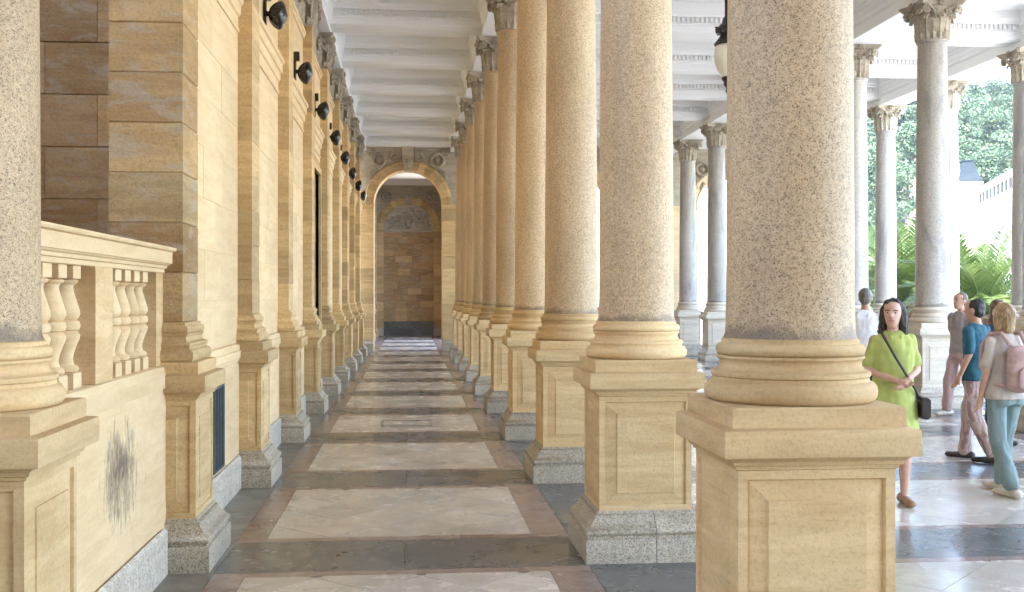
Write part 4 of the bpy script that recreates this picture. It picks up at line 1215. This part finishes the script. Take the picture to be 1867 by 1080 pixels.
def cap(mb, a, b, ra, rb, seg=12):
    a = Vector(a); b = Vector(b)
    mb.tube([a, a.lerp(b, 0.33), a.lerp(b, 0.66), b], [ra, ra * 0.66 + rb * 0.34, ra * 0.34 + rb * 0.66, rb], seg)
    mb.sphere(a, ra, seg, 8); mb.sphere(b, rb, seg, 8)
def loft(mb, rings, seg=20):
    mb.quad_rings([[(cx + rx * math.cos(2 * math.pi * k / seg), cy + ry * math.sin(2 * math.pi * k / seg), z) for k in range(seg)] for cx, cy, z, rx, ry in rings], True, True, True)
def hand(mb, w, d):
    """palm and five fingers from wrist w along direction d"""
    d = Vector(d).normalized(); s = d.orthogonal().normalized(); nrm_ = d.cross(s)
    w = Vector(w)
    for i in range(5): mb.sphere(w + d * (0.03 + 0.013 * i), (0.032, 0.032, 0.028), 8, 6)
    for i, (off, ln_) in enumerate(((-0.027, 0.060), (-0.009, 0.072), (0.010, 0.068), (0.028, 0.050))):
        b0 = w + d * 0.085 + s * off
        k1 = b0 + d * ln_ * 0.55 - nrm_ * 0.008
        cap(mb, b0, k1, 0.010, 0.009, 6); cap(mb, k1, k1 + d * ln_ * 0.45 - nrm_ * 0.022, 0.009, 0.0075, 6)
    t0 = w + d * 0.035 - s * 0.026
    cap(mb, t0, t0 + d * 0.035 - s * 0.028, 0.012, 0.010, 6); cap(mb, t0 + d * 0.035 - s * 0.028, t0 + d * 0.065 - s * 0.034, 0.010, 0.008, 6)
def foot(mb, a, fwd, r=0.036):
    f = Vector(fwd).normalized(); a = Vector(a)
    for i in range(7):
        t = i / 6
        mb.sphere((a.x + f.x * (-0.055 + 0.215 * t), a.y + f.y * (-0.055 + 0.215 * t), 0.040 - 0.010 * t), (0.040 + 0.004 * math.sin(t * 3.1), 0.040, 0.040 - 0.012 * t), 10, 6)
FAB = {}
def fabric(name, col, stripe=None, rough=0.85):
    m, nt, b = nodes_of(name)
    v = coords(nt, rand=False)
    n = noise_n(nt, v, 9, 5, 0.6)
    c = ramp(nt, n, [(0.3, tuple(x * 0.86 for x in col)), (0.7, tuple(min(1, x * 1.08) for x in col))])
    if stripe:
        w = N(nt, 'TexWave'); w.bands_direction = 'X'; w.inputs['Scale'].default_value = 11; w.inputs['Distortion'].default_value = 5; w.inputs['Detail'].default_value = 3
        L(nt, v, w.inputs['Vector'])
        c = mix(nt, c, stripe, ramp(nt, w.outputs['Fac'], [(0.4, g3(0)), (0.55, g3(1))]))
    L(nt, c, b.inputs['Base Color']); b.inputs['Roughness'].default_value = rough
    bump(nt, b, noise_n(nt, v, 220, 2), 0.2, 0.003)
    return name
def mat_hair(name, col):
    m, nt, b = nodes_of(name)
    v = coords(nt, (1, 1, 0.12), False)
    n = noise_n(nt, v, 130, 3, 0.6)
    L(nt, ramp(nt, n, [(0.35, tuple(x * 0.5 for x in col)), (0.7, tuple(min(1, x * 1.5) for x in col))]), b.inputs['Base Color'])
    b.inputs['Roughness'].default_value = 0.45
    bump(nt, b, n, 0.6, 0.01)
mat_plain('skin', (0.56, 0.33, 0.23), 0.5, 0.06, 20)
mat_plain('skin_tan', (0.47, 0.26, 0.17), 0.5, 0.06, 20)
mat_plain('eye', (0.03, 0.02, 0.015), 0.15, 0.1, 5)
mat_plain('lip', (0.42, 0.16, 0.13), 0.45, 0.05, 5)
mat_hair('hair_dark', (0.022, 0.016, 0.012)); mat_hair('hair_brown', (0.13, 0.065, 0.03)); mat_hair('hair_blond', (0.36, 0.23, 0.11)); mat_hair('hair_grey', (0.16, 0.13, 0.11))
mat_plain('leather_dark', (0.035, 0.025, 0.02), 0.5, 0.2, 20)
mat_plain('leather_tan', (0.30, 0.15, 0.07), 0.5, 0.2, 20)
mat_plain('shoe_pale', (0.62, 0.55, 0.45), 0.7, 0.1, 20)

def person(name_pos, H, facing, label, skin, hair, top, bottom, shoe, arms, legs=None, head_turn=0, female=False, sleeve=0.5, dress=False, hem=0.5, hairstyle='short', group='people walking in the hall', wide=1.0, collar=False):
    """facing: angle of the nose direction, clockwise from -Y (towards the viewer)"""
    x, y = name_pos
    p = empty('person', (x, y, 0), label, 'person', group, rz=facing)
    S = H / 1.70
    V = lambda a, b, c: Vector((a * S, b * S, c * S))
    legs = legs or [((-0.09, 0, 0.90), (-0.095, -0.02, 0.49), (-0.10, 0.02, 0.085)), ((0.09, 0, 0.90), (0.095, -0.02, 0.49), (0.10, 0.02, 0.085))]
    sw_ = (0.150 if female else 0.188) * wide
    body = MB()
    loft(body, [(0, 0.005 * S, z * S, rx * S * wide, ry * S) for z, rx, ry in ((0.84, 0.13, 0.10), (0.92, 0.160, 0.115), (1.0, 0.148, 0.105), (1.08, 0.130, 0.098), (1.18, 0.142, 0.105), (1.28, 0.155, 0.112), (1.36, 0.150, 0.100), (1.41, 0.115, 0.075), (1.45, 0.055, 0.055))])
    cap(body, V(0, 0.012, 1.40), V(0, -0.012, 1.53), 0.054 * S, 0.050 * S)
    hd = MB()
    hc = V(0, -0.022, 1.595)
    loft(hd, [(hc.x, hc.y + oy * S, hc.z + z * S, rx * S, ry * S) for z, rx, ry, oy in ((-0.118, 0.022, 0.020, -0.055), (-0.105, 0.038, 0.040, -0.045), (-0.075, 0.052, 0.068, -0.022), (-0.04, 0.062, 0.085, -0.008), (0.0, 0.071, 0.094, 0.0), (0.035, 0.074, 0.098, 0.004), (0.065, 0.070, 0.093, 0.006), (0.088, 0.055, 0.074, 0.008), (0.102, 0.030, 0.042, 0.01), (0.107, 0.01, 0.012, 0.01))], 24)
    hd.sphere(hc + V(0, -0.100, -0.022), (0.013 * S, 0.018 * S, 0.016 * S), 8, 6)
    cap(hd, hc + V(0, -0.090, 0.012), hc + V(0, -0.104, -0.016), 0.008 * S, 0.012 * S, 8)
    hd.sphere(hc + V(0, -0.088, -0.058), (0.024 * S, 0.010 * S, 0.008 * S), 8, 6)
    for s in (-1, 1): hd.sphere(hc + V(s * 0.074, 0.012, -0.012), (0.010 * S, 0.020 * S, 0.032 * S), 8, 6)
    rot = Matrix.Translation(V(0, 0.0, 1.5)) @ Matrix.Rotation(head_turn, 4, 'Z') @ Matrix.Translation(-V(0, 0.0, 1.5))
    body.add(hd, rot)
    A = []
    for s, (el, wr) in zip((-1, 1), arms):
        sh = V(s * sw_, 0.01, 1.372); el = V(*el); wr = V(*wr)
        cap(body, sh, el, 0.046 * S, 0.037 * S); cap(body, el, wr, 0.037 * S, 0.024 * S)
        hand(body, wr, wr - el)
        A.append((sh, el, wr))
    Lg = []
    for hp, kn, an in legs:
        hp, kn, an = V(*hp), V(*kn), V(*an)
        cap(body, hp, kn, 0.076 * S, 0.050 * S); cap(body, kn, kn.lerp(an, 0.35), 0.048 * S, 0.052 * S); cap(body, kn.lerp(an, 0.35), an, 0.052 * S, 0.032 * S)
        ft = an.copy(); foot(body, (ft.x, ft.y, 0), (0, -1, 0))
        Lg.append((hp, kn, an))
    me = remesh(body, 0.009, 3); me.materials.append(M(skin))
    link('body', me, p)
    # face
    fc = MB()
    for s in (-1, 1):
        fc.sphere(hc + V(s * 0.030, -0.083, 0.006), (0.011 * S, 0.006 * S, 0.006 * S), 8, 5)
    link('eye', (lambda q: (q.add(fc, rot), q)[1])(MB()).mesh('eye', 'eye', True), p)
    br = MB()
    for s in (-1, 1): br.tube([rot @ (hc + V(s * 0.014, -0.092, 0.024)), rot @ (hc + V(s * 0.032, -0.089, 0.029)), rot @ (hc + V(s * 0.050, -0.076, 0.024))], 0.004 * S, 5)
    link('brow', br.mesh('brow', hair, True), p)
    mo = MB(); mo.tube([rot @ (hc + V(-0.022, -0.090, -0.058)), rot @ (hc + V(0, -0.098, -0.057)), rot @ (hc + V(0.022, -0.090, -0.058))], 0.0055 * S, 6)
    link('mouth', mo.mesh('mouth', 'lip', True), p)
    # hair
    h = MB()
    if hairstyle == 'short':
        h.sphere(hc + V(0, 0.022, 0.032), (0.080 * S, 0.096 * S, 0.088 * S), 18, 12)
        h.sphere(hc + V(0, 0.050, -0.02), (0.070 * S, 0.062 * S, 0.070 * S), 16, 10)
        fd = 0.006
    elif hairstyle == 'bob':
        h.sphere(hc + V(0, 0.022, 0.034), (0.092 * S, 0.108 * S, 0.096 * S), 18, 12)
        for s in (-1, 1): cap(h, hc + V(s * 0.068, 0.020, 0.02), hc + V(s * 0.072, 0.020, -0.105), 0.040 * S, 0.034 * S)
        cap(h, hc + V(0, 0.065, 0.02), hc + V(0, 0.062, -0.115), 0.066 * S, 0.052 * S)
        fd = 0.009
    else:
        h.sphere(hc + V(0, 0.030, 0.038), (0.088 * S, 0.100 * S, 0.092 * S), 18, 12)
        for s in (-1, 1):
            cap(h, hc + V(s * 0.066, 0.015, 0.03), hc + V(s * 0.080, 0.03, -0.12), 0.036 * S, 0.042 * S)
            cap(h, hc + V(s * 0.080, 0.03, -0.12), hc + V(s * 0.085, 0.03, -0.26), 0.042 * S, 0.030 * S)
        cap(h, hc + V(0, 0.062, 0.02), hc + V(0, 0.085, -0.15), 0.066 * S, 0.070 * S)
        cap(h, hc + V(0, 0.085, -0.15), hc + V(0, 0.10, -0.30), 0.070 * S, 0.045 * S)
        fd = 0.012
    hh = MB(); hh.add(h, rot)
    hme = remesh(hh, 0.010, 2, fd, (34, 34, 8), 3); hme.materials.append(M(hair))
    link('hair', hme, p)
    # top or dress
    t = MB()
    if dress:
        loft(t, [(0, 0.005 * S, z * S, rx * S, ry * S) for z, rx, ry in ((hem, 0.215, 0.175), (hem + 0.12, 0.208, 0.165), (0.84, 0.190, 0.140), (0.94, 0.176, 0.130), (1.02, 0.158, 0.118), (1.07, 0.146, 0.112), (1.12, 0.156, 0.118), (1.20, 0.168, 0.124), (1.30, 0.176, 0.128), (1.37, 0.168, 0.108), (1.415, 0.125, 0.082), (1.445, 0.072, 0.068))])
    else:
        z0 = 0.86
        loft(t, [(0, 0.005 * S, z * S, rx * S * wide, ry * S) for z, rx, ry in ((z0, 0.180, 0.138), (0.93, 0.182, 0.138), (1.0, 0.172, 0.130), (1.08, 0.162, 0.125), (1.18, 0.168, 0.127), (1.28, 0.176, 0.130), (1.36, 0.172, 0.112), (1.415, 0.130, 0.085), (1.45, 0.070, 0.068))])
    for sh, el, wr in A:
        if sleeve <= 1: cap(t, sh, sh.lerp(el, max(0.15, sleeve)), (0.049 if female else 0.060) * S, (0.052 if female else 0.060) * S)
        else:
            cap(t, sh, el, 0.062 * S, 0.050 * S); cap(t, el, el.lerp(wr, sleeve - 1), 0.050 * S, 0.042 * S)
    if collar:
        for s in (-1, 1): cap(t, V(s * 0.055, 0.02, 1.452), V(s * 0.045, -0.085, 1.40), 0.018 * S, 0.012 * S)
    tme = remesh(t, 0.010, 2, 0.016, (9, 9, 6), H * 7 + x); tme.materials.append(M(top))
    link('dress' if dress else 'shirt', tme, p)
    if collar:
        # belt, buttons
        link('belt', MB().lathe([(0.168 * S, 1.03 * S), (0.166 * S, 1.065 * S)], 24).mesh('belt', top, True), p).scale = (1, 0.79, 1)
    if not dress:
        b_ = MB()
        loft(b_, [(0, 0.005 * S, z * S, rx * S * wide, ry * S) for z, rx, ry in ((0.80, 0.165, 0.125), (0.90, 0.172, 0.130), (1.0, 0.155, 0.118))])
        for hp, kn, an in Lg:
            cap(b_, hp, kn, 0.094 * S, 0.078 * S); cap(b_, kn, an + V(0, 0.0, 0.015), 0.078 * S, 0.070 * S)
        bme = remesh(b_, 0.011, 2, 0.018, (10, 10, 4), H * 3 + y); bme.materials.append(M(bottom))
        link('trousers', bme, p)
    for hp, kn, an in Lg:
        s = MB(); foot(s, (an.x, an.y, 0), (0, -1, 0))
        s2 = MB()
        for v in s.v: s2.v.append(v)
        s2.f = s.f
        sme = remesh(s2, 0.010, 1)
        for v in sme.vertices: v.co.x = an.x + (v.co.x - an.x) * 1.16; v.co.y = an.y - 0.06 + (v.co.y - an.y + 0.06) * 1.10; v.co.z = max(0.0, v.co.z * 1.05)
        sme.materials.append(M(shoe))
        link('shoe', sme, p)
    return p, S

fabric('lime_cloth', (0.40, 0.43, 0.115)); fabric('white_cloth', (0.78, 0.78, 0.80)); fabric('taupe_cloth', (0.30, 0.25, 0.23)); fabric('teal_cloth', (0.020, 0.095, 0.13))
fabric('striped_cloth', (0.36, 0.22, 0.19), (0.50, 0.38, 0.34)); fabric('sage_cloth', (0.20, 0.265, 0.255)); fabric('beige_cloth', (0.50, 0.42, 0.36)); fabric('rose_cloth', (0.48, 0.31, 0.28)); fabric('navy_cloth', (0.03, 0.04, 0.07)); fabric('red_cloth', (0.35, 0.06, 0.06)); fabric('pink_cloth', (0.46, 0.30, 0.27))
relaxed = [((-0.225, 0.03, 1.12), (-0.225, -0.04, 0.88)), ((0.225, 0.03, 1.12), (0.225, -0.04, 0.88))]
walk = [((-0.09, 0, 0.90), (-0.095, -0.12, 0.50), (-0.10, -0.16, 0.085)), ((0.09, 0, 0.90), (0.095, 0.02, 0.49), (0.10, 0.20, 0.11))]
folded = [((-0.205, 0.03, 1.12), (-0.02, -0.185, 1.045)), ((0.205, 0.03, 1.12), (0.03, -0.195, 1.025))]
wA, SA = person((3.92, 8.63), 1.66, R(-8), 'woman with long dark hair in a lime green belted dress, arms crossed at waist', 'skin', 'hair_dark', 'lime_cloth', None, 'leather_tan', folded, head_turn=R(-22), female=True, sleeve=0.75, dress=True, hem=0.52, hairstyle='long', collar=True)
person((5.78, 13.53), 1.79, R(150), 'man in a white shirt half hidden behind the front column', 'skin_tan', 'hair_grey', 'white_cloth', 'navy_cloth', 'leather_dark', relaxed, sleeve=0.6)
person((7.80, 14.95), 1.74, R(-75), 'man with cropped brown hair and taupe shirt before the stained column', 'skin_tan', 'hair_brown', 'taupe_cloth', 'pink_cloth', 'shoe_pale', [((-0.225, 0.06, 1.12), (-0.23, 0.04, 0.87)), ((0.225, -0.02, 1.12), (0.22, -0.10, 0.88))], walk, sleeve=0.8)
wD, SD = person((5.80, 10.81), 1.66, R(-140), 'person in a dark teal shirt and striped brown trousers walking away', 'skin_tan', 'hair_dark', 'teal_cloth', 'striped_cloth', 'leather_dark', [((-0.25, 0.05, 1.14), (-0.26, -0.05, 0.92)), ((0.25, 0.03, 1.14), (0.26, -0.06, 0.92))], walk, sleeve=0.85, wide=1.12)
wE, SE = person((5.09, 9.01), 1.62, R(-168), 'person with blond bob, sage green trousers and a pink backpack, seen from behind', 'skin', 'hair_blond', 'beige_cloth', 'sage_cloth', 'shoe_pale', relaxed, walk, female=True, sleeve=0.8, hairstyle='bob', wide=1.08)
person((6.70, 12.0), 1.64, R(10), 'woman with long brown hair behind the backpack wearer', 'skin', 'hair_brown', 'navy_cloth', 'navy_cloth', 'leather_dark', relaxed, female=True, sleeve=0.6, hairstyle='long')
person((4.93, 27.7), 1.70, R(30), 'small far person in red between the second and third column', 'skin', 'hair_dark', 'red_cloth', 'navy_cloth', 'leather_dark', relaxed, sleeve=0.8)
# bags
bg_ = empty('backpack', (5.09, 9.01, 0), 'dusty pink backpack worn by the blond person', 'backpack', rz=R(-168))
bk = MB()
for i in range(6): bk.sphere((0, 0.205 * SE, (1.0 + 0.055 * i) * SE), (0.150 * SE, 0.085 * SE, 0.075 * SE), 16, 10)
bme = remesh(bk, 0.010, 4, 0.006, (9, 9, 9), 5); bme.materials.append(M('rose_cloth'))
link('pack', bme, bg_)
pk = MB()
for i in range(3): pk.sphere((0, 0.285 * SE, (1.0 + 0.05 * i) * SE), (0.105 * SE, 0.030 * SE, 0.06 * SE), 14, 8)
pme = remesh(pk, 0.010, 3); pme.materials.append(M('rose_cloth')); link('pocket', pme, bg_)
for s in (-1, 1):
    link('strap', MB().tube([(s * 0.085 * SE, 0.17 * SE, 1.34 * SE), (s * 0.105 * SE, 0.08 * SE, 1.45 * SE), (s * 0.115 * SE, -0.05 * SE, 1.445 * SE), (s * 0.125 * SE, -0.145 * SE, 1.33 * SE), (s * 0.135 * SE, -0.15 * SE, 1.15 * SE), (s * 0.16 * SE, 0.02 * SE, 1.0 * SE), (s * 0.13 * SE, 0.15 * SE, 0.98 * SE)], 0.018, 8).mesh('strap', 'rose_cloth', True), bg_)
sb = empty('shoulder_bag', (3.92, 8.63, 0), 'dark crossbody bag on a long strap over the lime dress', 'bag', rz=R(-8))
link('strap', MB().tube([(-0.10 * SA, 0.08 * SA, 1.44 * SA), (-0.115 * SA, -0.02 * SA, 1.465 * SA), (-0.095 * SA, -0.115 * SA, 1.38 * SA), (-0.03 * SA, -0.150 * SA, 1.25 * SA), (0.06 * SA, -0.150 * SA, 1.10 * SA), (0.15 * SA, -0.11 * SA, 0.97 * SA), (0.215 * SA, 0.0, 0.88 * SA)], 0.011, 8).mesh('strap', 'leather_dark', True), sb)
pch = MB(); pch.cbox(0.205 * SA, 0.275 * SA, -0.12 * SA, 0.12 * SA, 0.72 * SA, 0.90 * SA, 0.02)
link('pouch', pch.mesh('pouch', 'leather_dark', True), sb)

# ------------------------------------------------------------------ haze
hz = bpy.data.materials.new('haze'); hz.use_nodes = True
nt = hz.node_tree
for n_ in list(nt.nodes):
    if n_.type == 'BSDF_PRINCIPLED': nt.nodes.remove(n_)
pv = nt.nodes.new('ShaderNodeVolumePrincipled')
pv.inputs['Color'].default_value = (0.86, 0.93, 1.0, 1)
pv.inputs['Density'].default_value = 0.00017
pv.inputs['Anisotropy'].default_value = 0.3
nt.links.new(pv.outputs[0], [x for x in nt.nodes if x.type == 'OUTPUT_MATERIAL'][0].inputs['Volume'])
hb = MB().box(-305, 485, -205, 485, -1.6, 78).mesh('haze', None)
hb.materials.append(hz)
tag(link('haze', hb), 'pale blue haze in the air over the valley', 'haze', kind='stuff')
